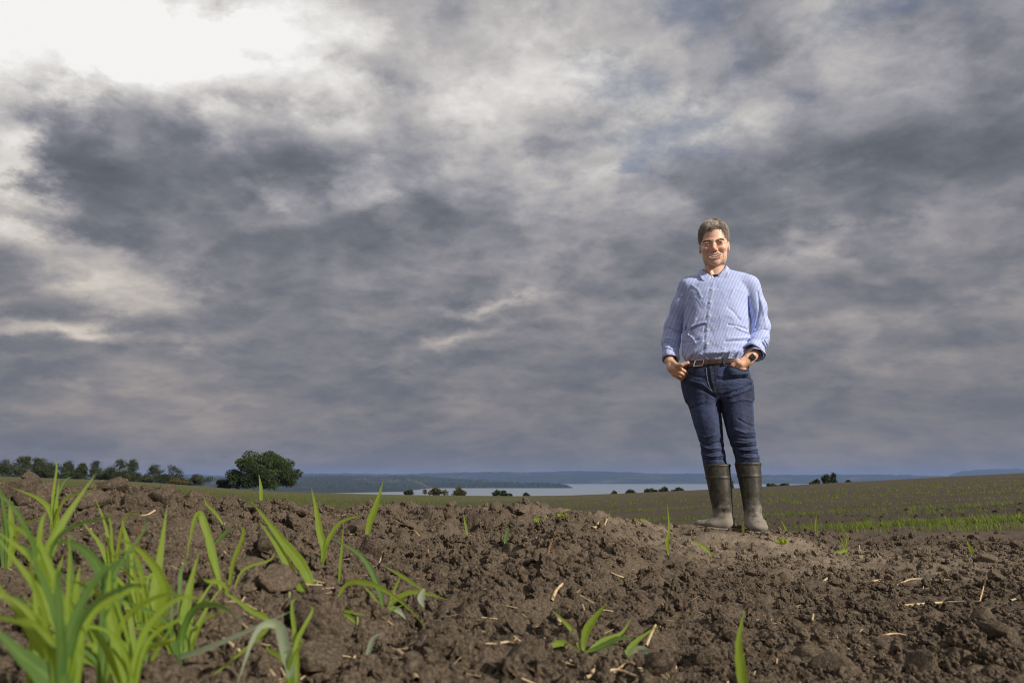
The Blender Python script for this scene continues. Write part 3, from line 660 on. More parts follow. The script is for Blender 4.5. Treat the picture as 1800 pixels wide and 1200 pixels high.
# ================================================================= straw and stubble left from the last harvest
m_straw, t, b, _ = material('straw')
pos = t.add('ShaderNodeNewGeometry').outputs['Position']
t.put(b.inputs['Base Color'], t.mix(t.maprange(t.noise(pos, 120, 4, .7), .3, .7), (.30, .19, .09, 1), (.58, .45, .27, 1))); b.inputs['Roughness'].default_value = .6
m_straw2, t, b, _ = material('rotten_straw'); b.inputs['Base Color'].default_value = (.17, .085, .035, 1); b.inputs['Roughness'].default_value = .7
def straw(label, pts, wpx, mat=None, lift=.003, name='straw_stalk'):
    P3 = []
    hs = [hit(*p) for p in pts]; ok = [h for h in hs if h]
    ys = [h.y for h in ok]; Y0 = sum(ys) / len(ys)
    if max(ys) - min(ys) > .35 * Y0: Y0 = min(ys)
    for p, h in zip(pts, hs):
        q = at(p[0], p[1], Y0 + (max(-.12, min(.12, (h.y - Y0))) if h else 0)); g = gz(q.x, q.y)
        P3.append(Vector((q.x, q.y, max(q.z, g + lift))))
    c = sum(P3, Vector()) / len(P3)
    r = wpx / F * Y0 / 2 * .72
    me = tube_mesh('straw', P3, r, r * .7, mat or m_straw, 10, 7)
    me.transform(Matrix.Translation(-c)); o = link(name, me, None, c)
    # flatten the hollow stalk and split one end
    tag(o, label, 'straw', 'straw left on the ploughed soil')
ST = [
 ('long straight straw lying level at the right, with a split end', [(1578, 1068), (1650, 1063), (1726, 1059)], 7), ('thin dark straw rising from the end of the long straight one', [(1722, 1062), (1728, 1035), (1734, 1012)], 4),
 ('bent straw lying above the long straight one at the right', [(1561, 1044), (1585, 1028), (1604, 1017), (1638, 1020)], 5), ('short curved straw left of the bent straw at the right', [(1520, 1028), (1545, 1022), (1568, 1024)], 5),
 ('short straw tilted up right in the open soil below the man', [(1443, 1036), (1452, 1022), (1462, 1007)], 6), ('small pale straw chip right of the bent straw', [(1645, 1022), (1657, 1025), (1670, 1023)], 6),
 ('pale straw cut off by the right edge of the photo', [(1776, 1058), (1790, 1054), (1808, 1052)], 5), ('stub of straw standing upright in the lower right soil', [(1428, 1098), (1429, 1090), (1430, 1082)], 6),
 ('thin straw standing upright near the bottom right of centre', [(1365, 1190), (1366, 1172), (1365, 1155)], 5), ('fat pale straw lying at the bottom right of centre', [(1335, 1201), (1360, 1190), (1392, 1188)], 11),
 ('fine straw standing behind the flat lying leaf', [(1514, 982), (1512, 970), (1510, 958)], 4), ('fine straw lying right behind the flat lying leaf', [(1498, 970), (1515, 973), (1536, 977)], 3),
 ('stout straw leaning right on the pale soil at the centre', [(970, 1062), (978, 1048), (989, 1033)], 9), ('straw stub below the stout leaning straw', [(977, 1082), (981, 1094), (986, 1108)], 11),
 ('slender straw leaning right on the mound, taller of a pair', [(1061, 932), (1066, 916), (1071, 902)], 5), ('slender straw leaning right on the mound, shorter of a pair', [(1041, 943), (1047, 930), (1052, 918)], 6),
 ('straw crossing the bent leaf right of the star shaped plant', [(1136, 1140), (1150, 1110), (1162, 1082)], 7), ('winding straw fibre lying in the middle of the soil', [(1075, 1012), (1095, 1018), (1115, 1020), (1138, 1028)], 4),
 ('crumpled straw heap piece under the star shaped plant, left one', [(1036, 1192), (1056, 1178), (1078, 1172), (1092, 1188)], 9), ('crumpled straw heap piece under the star shaped plant, right one', [(1062, 1196), (1086, 1182), (1108, 1170), (1130, 1188)], 8),
 ('straw scrap lying flat below the crumpled heap', [(1030, 1198), (1080, 1194), (1120, 1201)], 8), ('short straw poking up left of the leaning wheat plant', [(414, 992), (421, 982), (428, 972)], 6),
 ('thick straw stub lying below the long pale leaf', [(391, 1133), (408, 1145), (426, 1158)], 9), ('dry root lying on the mound behind the withered tip', [(246, 912), (258, 909), (272, 906)], 6),
 ('straw bit lying on the dark soil left of the star shaped plant', [(878, 1138), (892, 1134), (904, 1136)], 6), ('long dull straw half buried in the lower right', [(1545, 1128), (1575, 1118), (1610, 1124)], 5),
 ('thin straw at the foot of the upright wheat leaf', [(660, 1000), (668, 985), (672, 968)], 4), ('short pale straw on the crest beside the tiny pale weed', [(738, 944), (728, 936), (718, 932)], 4),
]
for row in ST: straw(*row)
straw('curved orange brown stalk sticking up at the bottom edge', [(732, 1204), (716, 1172), (702, 1152), (684, 1146)], 14, m_straw2 if False else None)
straw('dark rotten stalk poking up in the middle of the soil', [(962, 982), (966, 968), (971, 953)], 6, m_straw2)
# flint chips
m_stone, t, b, _ = material('flint'); pos = t.add('ShaderNodeNewGeometry').outputs['Position']
t.put(b.inputs['Base Color'], t.mix(t.maprange(t.noise(pos, 200, 4, .6), .4, .6), (.32, .28, .23, 1), (.52, .48, .42, 1))); b.inputs['Roughness'].default_value = .5
# chaff: small chips of straw all over, nobody could count
M = 1500
px = rng.uniform(-100, 1900, M); Y = .6 * (rim_y(px) * 1.05 / .6) ** rng.random(M); x = (px - 900) / PXK * Y
z = ground_z(x, Y) + .003; L = rng.uniform(.002, .012, M); wd = rng.uniform(.0004, .0012, M); a = rng.uniform(0, 3.14, M); tl = rng.normal(0, .35, M)
dv = np.stack([np.cos(a) * np.cos(tl), np.sin(a) * np.cos(tl), np.sin(tl)], -1) * L[:, None]; sv = np.stack([-np.sin(a), np.cos(a), a * 0], -1) * wd[:, None]; uvv = np.stack([a * 0, a * 0, wd * .7], -1)
c0 = np.stack([x, Y, z], -1); P = np.stack([c0 - dv + sv, c0 - dv - sv, c0 - dv + uvv, c0 + dv + sv, c0 + dv - sv, c0 + dv + uvv], 1).reshape(-1, 3)
q = np.arange(M)[:, None] * 6; T = np.concatenate([q + np.array([[0, 1, 4, 3]]), q + np.array([[1, 2, 5, 4]]), q + np.array([[2, 0, 3, 5]])])
tag(link('chaff', mesh_from('chaff', P, T, m_straw, False)), kind='stuff')
# ================================================================= trees beyond the brow of the field
def foliage_mat(name, c1, c2, c3):
    m, t, b, out = material(name)
    oi = t.add('ShaderNodeAttribute'); oi.attribute_name = 'tone'
    c = t.ramp(oi.outputs['Fac'], [(0.0, c1), (.55, c2), (1.0, c3)])
    t.put(b.inputs['Base Color'], c); b.inputs['Roughness'].default_value = .6; b.inputs['Specular IOR Level'].default_value = .25
    tr = t.add('ShaderNodeBsdfTranslucent'); t.put(tr.inputs[0], c); mx = t.add('ShaderNodeMixShader'); mx.inputs[0].default_value = .25
    t.l.new(b.outputs[0], mx.inputs[1]); t.l.new(tr.outputs[0], mx.inputs[2]); t.l.new(mx.outputs[0], out.inputs[0]); return m
f_oak = foliage_mat('oak_foliage', (.028, .042, .012), (.050, .070, .018), (.085, .100, .026))
f_hedge = foliage_mat('hedge_foliage', (.030, .040, .016), (.052, .066, .024), (.085, .095, .034))
f_warm = foliage_mat('autumn_foliage', (.060, .055, .016), (.10, .085, .022), (.15, .115, .030))
m_bark, t, b, _ = material('bark'); b.inputs['Base Color'].default_value = (.055, .045, .035, 1); b.inputs['Roughness'].default_value = .9
def limb(V, Fc, p, q, r0, r1, m=6):
    tan = (q - p).normalized(); s = tan.cross(Vector((.31, .9, .1))).normalized(); u = s.cross(tan); o = len(V)
    for pt, r in ((p, r0), ((p + q) / 2 + s * r0 * .6, (r0 + r1) / 2), (q, r1)):
        for j in range(m): a = j * 2 * math.pi / m; V.append((pt + (s * math.cos(a) + u * math.sin(a)) * r)[:])
    for k in range(2):
        for j in range(m): Fc.append((o + k * m + j, o + k * m + (j + 1) % m, o + (k + 1) * m + (j + 1) % m, o + (k + 1) * m + j))
def tree(label, px, py_base, wpx, hpx, Y, mat, kind='round', dens=1.0, leaf=.30, name='broadleaf_tree', cat='tree', group=None, seed=0, low=.12):
    r = np.random.default_rng(1000 + seed); base = at(px, py_base, Y); g = gz(base.x, Y); base.z = g - .3
    zt = at(px, py_base - hpx, Y).z; H = zt - base.z; Wd = wpx / F * Y / 2
    root = empty(name, base, label, cat, group)
    V, Fc = [], []; tr = max(.06, H * .028); O = Vector()
    fork = Vector((0, 0, H * ({'spire': .9, 'open': .34}.get(kind, .22))))
    limb(V, Fc, O, fork, tr, tr * (.75 if kind != 'spire' else .1))
    # clusters of foliage make the crown; the limbs reach for them
    nc = {'round': 60, 'open': 44, 'bush': 24, 'spire': 22}[kind]; cl = []
    for k in range(nc):
        if kind == 'round':
            th = r.uniform(0, 6.28); e = r.uniform(-.35, 1) ; e = math.asin(max(-1, min(1, e)))
            rr = r.uniform(.62, .88); c = Vector((math.cos(th) * math.cos(e) * Wd * rr, math.sin(th) * math.cos(e) * Wd * rr, H * (.36 + .68 * rr * math.sin(e)))); s = r.uniform(.16, .26) * min(Wd, H * .6) * 1.3
            if c.z < H * low: c.z = H * low + s * .4
        elif kind == 'open':
            th = r.uniform(0, 6.28); zf = r.uniform(.03, .90) ; wz = math.sin(min(1, (1.05 - zf) * 1.35) * 1.57); c = Vector((math.cos(th) * Wd * wz * r.uniform(.2, .85), math.sin(th) * Wd * wz * r.uniform(.2, .85), H * zf)); s = r.uniform(.06, .15) * H
        elif kind == 'spire':
            zf = k / nc; th = r.uniform(0, 6.28); wz = (1 - zf) ** .8; c = Vector((math.cos(th) * Wd * wz * .5, math.sin(th) * Wd * wz * .5, H * (.08 + .86 * zf))); s = (.30 - .2 * zf) * Wd * 1.4
        else:
            th = r.uniform(0, 6.28); rr = r.uniform(0, .8); c = Vector((math.cos(th) * Wd * rr, math.sin(th) * Wd * rr * .7, H * r.uniform(.18, .74) * (1 - .45 * rr * rr))); s = r.uniform(.16, .28) * H
        cl.append((c, s))
        if kind in ('round', 'open') and k % 2 == 0: limb(V, Fc, fork * r.uniform(.7, 1.0), c, tr * .35, tr * .08, 5)
    link('trunk', mesh_from('trunk', V, Fc, m_bark), root)
    per = {'round': 200, 'open': 46, 'bush': 60, 'spire': 60}[kind]; per = int(per * dens)
    C3 = []; tone = []
    for c, s in cl:
        d = r.normal(size=(per, 3)); d /= np.linalg.norm(d, axis=1)[:, None]; rad_ = s * r.random(per)[:, None] ** .36
        C3.append(np.array(c[:]) + d * rad_ * np.array([1.15, 1.15, .8])); tone.append(np.clip(r.normal(.4 + .15 * r.normal(), .22, per), 0, 1))
    nx_ = int(per * len(cl) * (.22 if kind == 'round' else .6)); d = r.normal(size=(nx_, 3)); d /= np.linalg.norm(d, axis=1)[:, None]                     # loose sprays between and outside the clusters
    cc = np.array([c[:] for c, s in cl]); pick = cc[r.integers(0, len(cc), nx_)]; pk2 = cc[r.integers(0, len(cc), nx_)]
    C3.append(pick + (pk2 - pick) * r.random((nx_, 1)) * .35 + d * r.random((nx_, 1)) * H * (.17 if kind == 'round' else .24)); tone.append(np.clip(r.normal(.45, .25, nx_), 0, 1))
    C3 = np.concatenate(C3); tone = np.concatenate(tone); n = len(C3); C3[:, 2] = np.maximum(C3[:, 2], .25)
    a = r.normal(size=(n, 3)); a /= np.linalg.norm(a, axis=1)[:, None]; b2 = np.cross(a, r.normal(size=(n, 3))); b2 /= np.linalg.norm(b2, axis=1)[:, None]
    ls = leaf * r.uniform(.6, 1.3, n)[:, None]
    P = np.stack([C3 - a * ls, C3 - b2 * ls * .55, C3 + a * ls, C3 + b2 * ls * .55], 1).reshape(-1, 3)
    me = mesh_from('crown', P, np.arange(n * 4).reshape(-1, 4), mat, False)
    at_ = me.attributes.new('tone', 'FLOAT', 'POINT'); at_.data.foreach_set('value', np.repeat(tone, 4).astype(np.float32))
    link('crown', me, root); return root
tree('big round dark oak standing alone on the brow, left of centre', 461, 856, 130, 62, 178, f_oak, 'round', 1.8, .25, 'oak_tree', 'tree', None, 1, .10)
tree('small round bush at the left foot of the big round oak', 394, 853, 34, 16, 182, f_oak, 'bush', 1.0, .22, 'bush', 'bush', None, 2)
GH = 'trees of the hedgerow at the left'
HT = [(-45, 836, 60, 32, 'open', 1.3), (8, 836, 46, 32, 'bush', 1.6), (38, 837, 42, 33, 'open', 1.2), (66, 838, 36, 32, 'open', 1.3), (86, 838, 30, 30, 'bush', 1.2), (115, 840, 30, 28, 'open', 1.3), (142, 841, 26, 26, 'open', 1.0),
      (166, 842, 22, 31, 'open', .6), (190, 843, 30, 27, 'bush', 1.3), (208, 843, 34, 34, 'open', .9), (232, 845, 26, 36, 'open', .8), (270, 846, 32, 28, 'open', 1.0), (303, 848, 30, 30, 'open', .5), (344, 850, 50, 20, 'bush', 1.5)]
HL = ['leftmost hedgerow tree cut off by the photo edge', 'dense rounded hedgerow tree at the left edge', 'open crowned hedgerow tree second from the left edge', 'hedgerow tree with a flat top above the tall blurred blade', 'dense low hedgerow tree left of the tall blurred blade',
      'slender hedgerow tree left of the tip of the tall blade', 'hedgerow tree just behind the tip of the tall blade', 'thin spindly hedgerow tree standing above its neighbours', 'dense hedgerow tree in the broad middle clump', 'tallest hedgerow tree of the broad middle clump',
      'sparse hedgerow tree at the right side of the middle clump', 'hedgerow tree after the gap, with an open top', 'sparse hedgerow tree with bare upper twigs', 'low wide bush ending the hedgerow towards the oak']
for k, (px, pb, wp, hp, kd, dn) in enumerate(HT):
    tree(HL[k], px, pb, wp * 1.25, hp * 1.12, 215 + (k % 3) * 6, f_hedge, kd, dn * 1.1, .19, 'hedgerow_tree', 'tree', GH, 20 + k)
for k, (px, wp, hp) in enumerate([(24, 60, 16), (78, 50, 18), (128, 56, 15), (178, 50, 15), (222, 60, 16), (255, 40, 10), (288, 44, 14), (322, 40, 9)]):
    tree(['undergrowth below the two leftmost hedgerow trees', 'undergrowth in the second bay of the hedgerow from the left', 'undergrowth behind the tip of the tall blade', 'undergrowth below the spindly hedgerow tree', 'undergrowth below the tallest hedgerow trees',
          'low scrub filling the gap after the middle clump', 'undergrowth below the hedgerow tree after the gap', 'thin scrub between the sparse tree and the low wide bush'][k], px, 836 + px * .041, wp * 1.15, hp * 1.3, 218, f_hedge, 'bush', 1.2, .2, 'hedge_bush', 'bush', 'undergrowth of the hedgerow at the left', 130 + k)
tree('orange tinged scrub at the foot of the hedgerow gap', 312, 849, 44, 9, 205, f_warm, 'bush', .6, .2, 'scrub_bush', 'bush', None, 50)
GB = 'bushes along the brow in front of the fjord'
for k, (px, pb, wp, hp, mt, lab) in enumerate([(720, 866, 20, 9, f_hedge, 'small bush left of the wide brown one before the water'), (766, 867, 56, 15, f_warm, 'wide brownish bush on the brow before the water'), (808, 867, 26, 16, f_warm, 'tall yellowish bush at the right of the wide brown one'),
        (882, 869, 46, 12, f_hedge, 'loose olive bush alone before the water'), (925, 868, 12, 5, f_hedge, 'tiny bush right of the loose olive one')]):
    tree(lab, px, pb, wp, hp * .85, 188, mt, 'bush', 1.0, .2, 'bush', 'bush', GB, 60 + k)
GD = 'dark treetops below the brow beside the fjord'
for k, (px, pb, wp, hp, lab) in enumerate([(1078, 865, 16, 7, 'smallest dark treetop at the left end of the row by the fjord'), (1108, 864, 26, 8, 'low dark treetops second in the row by the fjord'), (1146, 862, 34, 9, 'dark rounded treetop in the middle of the row by the fjord'),
        (1168, 861, 26, 11, 'tallest dark treetop in the row by the fjord'), (1196, 860, 40, 8, 'wide dark treetop left of the boots'), (1284, 856, 18, 19, 'dark pointed tree seen between the boots'),
        (1358, 853, 34, 8, 'low bush just right of the boots on the skyline'), (1378, 851, 22, 6, 'flat bush right of the boots, behind the first')]):
    tree(lab, px, pb + 1, wp * .9, hp * .85, 205, f_oak, 'bush' if k != 5 else 'spire', 1.1, .22, 'treetop', 'tree', GD, 80 + k)
GR = 'trees on the skyline right of the man'
for k, (px, pb, wp, hp, kd, lab) in enumerate([(1434, 848, 22, 9, 'bush', 'low dark bush starting the skyline clump right of the man'), (1453, 847, 18, 13, 'open', 'middle tree of the skyline clump, broad and dark'), (1466, 847, 12, 17, 'spire', 'tallest pointed tree of the skyline clump'), (1492, 845, 10, 3, 'bush', 'tiny bush right of the skyline clump')]):
    tree(lab, px, pb, wp, hp, 200, f_oak, kd, 1.2, .22, 'skyline_tree', 'tree', GR, 100 + k)
# ================================================================= the man
MY = 3.90; MX = (1285 - 900) / PXK * MY
MZ = CAMH - MY * 87.5 / 1250
A0 = math.atan2(MX, MY); GV = Vector((MX, MY, MZ))
_r = np.array([math.cos(A0), -math.sin(A0), 0]); _d = np.array([math.sin(A0), math.cos(A0), 0])
def L(px, py, v=0.0):
    """photo point on an upright plane v metres behind his heels, in his own frame (u right, v back, w up)"""
    d = np.array(ray_dir(px, py)[:]); o = np.array([0, 0, CAMH]) - np.array(GV[:])
    t = (v - o @ _d) / (d @ _d); p = o + d * t
    return np.array([p @ _r, v, p[2]])
def surface_nets(D, o, h):
    S = D < 0; nx, ny, nz = D.shape
    c = [S[a:nx - 1 + a, b_:ny - 1 + b_, c_:nz - 1 + c_] for a in (0, 1) for b_ in (0, 1) for c_ in (0, 1)]
    cnt = sum(q.astype(np.int8) for q in c); mix = (cnt > 0) & (cnt < 8)
    ci = np.argwhere(mix); n = len(ci); idx = np.full(mix.shape, -1, np.int64); idx[tuple(ci.T)] = np.arange(n)
    acc = np.zeros((n, 3)); num = np.zeros(n)
    cr = [(a, b_, c_) for a in (0, 1) for b_ in (0, 1) for c_ in (0, 1)]
    val = {k: D[ci[:, 0] + k[0], ci[:, 1] + k[1], ci[:, 2] + k[2]] for k in cr}
    for a in cr:
        for ax in range(3):
            if a[ax] == 0:
                b_ = list(a); b_[ax] = 1; b_ = tuple(b_); va, vb = val[a], val[b_]; m = (va < 0) != (vb < 0)
                t = np.where(m, va / np.where(m, va - vb, 1), 0); p = np.repeat(np.array(a, float)[None], n, 0); p[:, ax] = t
                acc[m] += p[m]; num[m] += 1
    V = o + (ci + acc / num[:, None]) * h; F_ = []
    for ax in range(3):
        sl0 = [slice(None)] * 3; sl1 = [slice(None)] * 3; sl0[ax] = slice(0, -1); sl1[ax] = slice(1, None)
        e = S[tuple(sl0)] != S[tuple(sl1)]; ei = np.argwhere(e); b1, b2 = (ax + 1) % 3, (ax + 2) % 3
        ok = (ei[:, b1] > 0) & (ei[:, b2] > 0) & (ei[:, b1] < D.shape[b1] - 1) & (ei[:, b2] < D.shape[b2] - 1); ei = ei[ok]
        qs = []
        for (s1, s2) in ((1, 1), (0, 1), (0, 0), (1, 0)):
            q = ei.copy(); q[:, b1] -= s1; q[:, b2] -= s2; qs.append(idx[tuple(q.T)])
        q = np.stack(qs, 1); fl = S[tuple(ei.T)]; q[~fl] = q[~fl][:, ::-1]; F_.append(q)
    return V, np.concatenate(F_)
def grid(lo, hi, h):
    lo = np.array(lo, float); n = np.ceil((np.array(hi) - lo) / h).astype(int) + 1
    g = np.stack(np.meshgrid(*[lo[k] + h * np.arange(n[k]) for k in range(3)], indexing='ij'), -1)
    return g.astype(np.float32), lo, h
def smin(a, b_, k):
    h = np.clip(.5 + .5 * (b_ - a) / k, 0, 1); return b_ * (1 - h) + a * h - k * h * (1 - h)
def smax(a, b_, k): return -smin(-a, -b_, k)
def ell(P, c, r):
    q = (P - np.array(c, np.float32)) / np.array(r, np.float32); k0 = np.sqrt((q * q).sum(-1)); k1 = np.sqrt(((q / np.array(r, np.float32)) ** 2).sum(-1)) + 1e-6
    return k0 * (k0 - 1) / k1
def cap(P, a, b_, ra, rb, sc=(1, 1, 1)):
    sc = np.array(sc, np.float32); a = np.array(a, np.float32) * sc; b_ = np.array(b_, np.float32) * sc; Q = P * sc
    ab = b_ - a; t = np.clip(((Q - a) @ ab) / (ab @ ab), 0, 1)
    return np.sqrt(((Q - a - t[..., None] * ab) ** 2).sum(-1)) - (ra + (rb - ra) * t)
def chain(P, pts, rs, k=.02):
    d = None
    for i in range(len(pts) - 1):
        e = cap(P, pts[i], pts[i + 1], rs[i], rs[i + 1]); d = e if d is None else smin(d, e, k)
    return d
class Sect:
    """a body that is an oval at every height; rows = (photo y, left x, right x, half depth, depth centre)"""
    def __init__(s, rows, n=2.3, off=0.0):
        w = []; uc = []; ru = []
        for (py, xl, xr, rv, vc) in rows:
            a, b_ = L(xl, py, vc), L(xr, py, vc); w.append((a[2] + b_[2]) / 2); uc.append((a[0] + b_[0]) / 2); ru.append((b_[0] - a[0]) / 2)
        o = np.argsort(w); g = lambda q: np.array(q, float)[o]
        s.w, s.uc, s.ru = g(w), g(uc), g(ru); s.rv, s.vc = g([r[3] for r in rows]), g([r[4] for r in rows]); s.n = n; s.off = off
    def at(s, w): return (np.interp(w, s.w, s.uc), np.interp(w, s.w, s.vc), np.interp(w, s.w, s.ru) + s.off, np.interp(w, s.w, s.rv) + s.off)
    def __call__(s, P, capk=.01):
        w = P[..., 2]; uc, vc, ru, rv = s.at(w)
        k = ((np.abs(P[..., 0] - uc) / ru) ** s.n + (np.abs(P[..., 1] - vc) / rv) ** s.n) ** (1 / s.n)
        d = (k - 1) * np.minimum(ru, rv)
        return smax(d, np.maximum(w - s.w[-1], s.w[0] - w), capk)
def folds(P, d, lst, front=True):
    """cloth creases: raised (+) or sunken (-) lines given in the photo, on the side that faces the viewer"""
    m = np.abs(d) < .03; Q = P[m]; add = np.zeros(len(Q))
    for (pts, A, sg) in lst:
        V0 = -.12
        q = [L(x, y, V0) for x, y in pts]; q = np.array([[a[0], a[2]] for a in q]); e = Q[:, [0, 2]]
        # bring points at other depths to the same line of sight
        best = np.full(len(Q), 9.0)
        for i in range(len(q) - 1):
            ab = q[i + 1] - q[i]; t = np.clip(((e - q[i]) @ ab) / (ab @ ab), 0, 1); dd = np.sqrt(((e - q[i] - t[:, None] * ab) ** 2).sum(1))
            taper = 1; best = np.minimum(best, dd + 0 * taper)
        add += A * 1.2 * np.exp(-(best / (sg * .82)) ** 2)
    d[m] -= add * sstep(.06, -.02, Q[:, 1]); return d
def noise3(P, s, sc, aniso=(1, 1, 1)):
    Q = P * np.array(aniso) * sc
    return (vnoise(Q[..., 0] + s, Q[..., 1] + 5.3, s) + vnoise(Q[..., 1] + 2.1, Q[..., 2] + s, s + 1) + vnoise(Q[..., 2] + 7.7, Q[..., 0], s + 2)) / 3
man = empty('person', GV, 'smiling man in blue striped shirt, jeans and muddy rubber boots, standing with hands in pockets', 'person', None, -A0)
def mpart(name, V, Fc, mat, parent=None, smooth=True, attr=None):
    me = mesh_from(name, V, Fc, mat, smooth)
    if attr is not None:
        a = me.attributes.new('tint', 'FLOAT_COLOR', 'POINT'); a.data.foreach_set('color', np.concatenate([attr, np.ones((len(attr), 1))], 1).astype(np.float32).ravel())
    return link(name, me, parent or man)
# ---- materials
def m_tint(name, rough, spec=.3, sss=0, bsc=None, bst=.2):
    m, t, b, _ = material(name); a = t.add('ShaderNodeAttribute'); a.attribute_name = 'tint'; pos = t.add('ShaderNodeTexCoord').outputs['Object']
    c = a.outputs['Color']; c = t.mix(t.maprange(t.noise(pos, 60, 4, .6), .35, .7, 0, .12), c, (.55, .26, .18, 1)); t.put(b.inputs['Base Color'], c)
    b.inputs['Roughness'].default_value = rough; b.inputs['Specular IOR Level'].default_value = spec
    if sss: b.inputs['Subsurface Weight'].default_value = sss; b.inputs['Subsurface Radius'].default_value = (.008, .003, .0015); b.inputs['Subsurface Scale'].default_value = .6
    t.put(b.inputs['Normal'], bump(t, t.noise(pos, 330, 4, .6), .25, .001)); return m
m_skin = m_tint('skin', .46, .4, .12)
# shirt: fine blue and white stripes
m_shirt, t, b, _ = material('striped_shirt'); pos = t.add('ShaderNodeTexCoord').outputs['Object']; s = t.sep(pos)
sep_x = t.math('ADD', s[0], t.math('MULTIPLY', s[2], .10))
sw = t.math('SINE', t.math('MULTIPLY', sep_x, 2 * math.pi / .0076))
blue, wht = (.29, .37, .68, 1), (.53, .585, .82, 1)
c = t.mix(t.maprange(sw, -.45, .45), blue, wht)
t.put(b.inputs['Base Color'], c); b.inputs['Roughness'].default_value = .75; b.inputs['Sheen Weight'].default_value = .15
nb_ = bump(t, t.noise(pos, 11, 3, .5, 1.2), .5, .014); t.put(b.inputs['Normal'], bump(t, t.noise(pos, 900, 2), .15, .0005, nb_))
m_lining, t, b, _ = material('navy_lining'); b.inputs['Base Color'].default_value = (.03, .03, .11, 1); b.inputs['Roughness'].default_value = .8
m_jeans, t, b, _ = material('denim'); pos = t.add('ShaderNodeTexCoord').outputs['Object']
c = t.mix(t.maprange(t.noise(t.mapping(pos, scale=(1, 1, .35)), 12, 5, .6), .38, .72), (.006, .012, .040, 1), (.045, .070, .165, 1))
c = t.mix(t.maprange(t.noise(t.mapping(pos, scale=(1, 1, .12)), 420, 3, .6), .4, .7, 0, .30), c, (.09, .11, .20, 1))
t.put(b.inputs['Base Color'], c); b.inputs['Roughness'].default_value = .8
nb_ = bump(t, t.noise(t.mapping(pos, scale=(1, 1, 2.2)), 22, 5, .6, .8), .5, .012); t.put(b.inputs['Normal'], bump(t, t.noise(pos, 700, 2), .2, .0006, nb_))
def plain(name, col, rough=.6, metal=0, spec=.5):
    m, t, b, _ = material(name); b.inputs['Base Color'].default_value = (*col, 1); b.inputs['Roughness'].default_value = rough; b.inputs['Metallic'].default_value = metal
    b.inputs['Specular IOR Level'].default_value = spec; return m
m_stitch = plain('seam_thread', (.20, .20, .26), .8); m_thread2 = plain('rust_thread', (.12, .07, .05), .8); m_belt, t, b, _ = material('brown_leather'); pos = t.add('ShaderNodeTexCoord').outputs['Object']
t.put(b.inputs['Base Color'], t.mix(t.maprange(t.noise(pos, 60, 4, .6), .3, .7), (.035, .014, .009, 1), (.080, .034, .02, 1))); b.inputs['Roughness'].default_value = .32
m_steel = plain('buckle_metal', (.72, .68, .60), .25, 1); m_black = plain('watch_rubber', (.012, .012, .016), .45); m_glass = plain('watch_glass', (.01, .01, .014), .08)
m_button = plain('button_shell', (.78, .78, .80), .35); m_teeth = plain('tooth_enamel', (.88, .82, .68), .3); m_mouth = plain('mouth_inside', (.06, .015, .012), .6)
m_eye = plain('eye_white', (.70, .66, .62), .2); m_iris = plain('iris', (.05, .07, .10), .15)
m_hair, t, b, _ = material('greying_hair'); pos = t.add('ShaderNodeTexCoord').outputs['Object']
t.put(b.inputs['Base Color'], t.mix(t.maprange(t.noise(t.mapping(pos, scale=(1, .5, .5)), 170, 3, .7), .32, .68), (.15, .12, .09, 1), (.44, .375, .30, 1))); b.inputs['Roughness'].default_value = .5
t.put(b.inputs['Normal'], bump(t, t.noise(t.mapping(pos, scale=(1, .5, .4)), 260, 3, .7), .6, .003))
m_boot, t, b, _ = material('muddy_rubber'); pos = t.add('ShaderNodeTexCoord').outputs['Object']; s = t.sep(pos)
hgt = t.math('ADD', s[2], t.math('MULTIPLY', t.math('SUBTRACT', t.noise(pos, 17, 6, .72), .5), .40))
dust = t.maprange(hgt, .17, .05, 0, 1, True)
dust2 = t.maprange(t.noise(t.mapping(pos, scale=(1, 1, .28)), 26, 6, .7), .50, .66, 0, .55)
c = t.mix(t.maprange(t.noise(pos, 40, 5, .65), .35, .7), (.014, .013, .010, 1), (.060, .054, .038, 1))
c = t.mix(dust2, c, (.130, .110, .080, 1)); c = t.mix(t.math('MULTIPLY', dust, .75), c, (.300, .265, .215, 1))
c = t.mix(t.maprange(t.noise(pos, 150, 3, .6), .60, .68, 0, .5), c, (.16, .13, .10, 1))
t.put(b.inputs['Base Color'], c); t.put(b.inputs['Roughness'], t.math('ADD', t.math('MULTIPLY', dust, .3), .55))
t.put(b.inputs['Normal'], bump(t, t.noise(pos, 45, 5, .6), .35, .004))

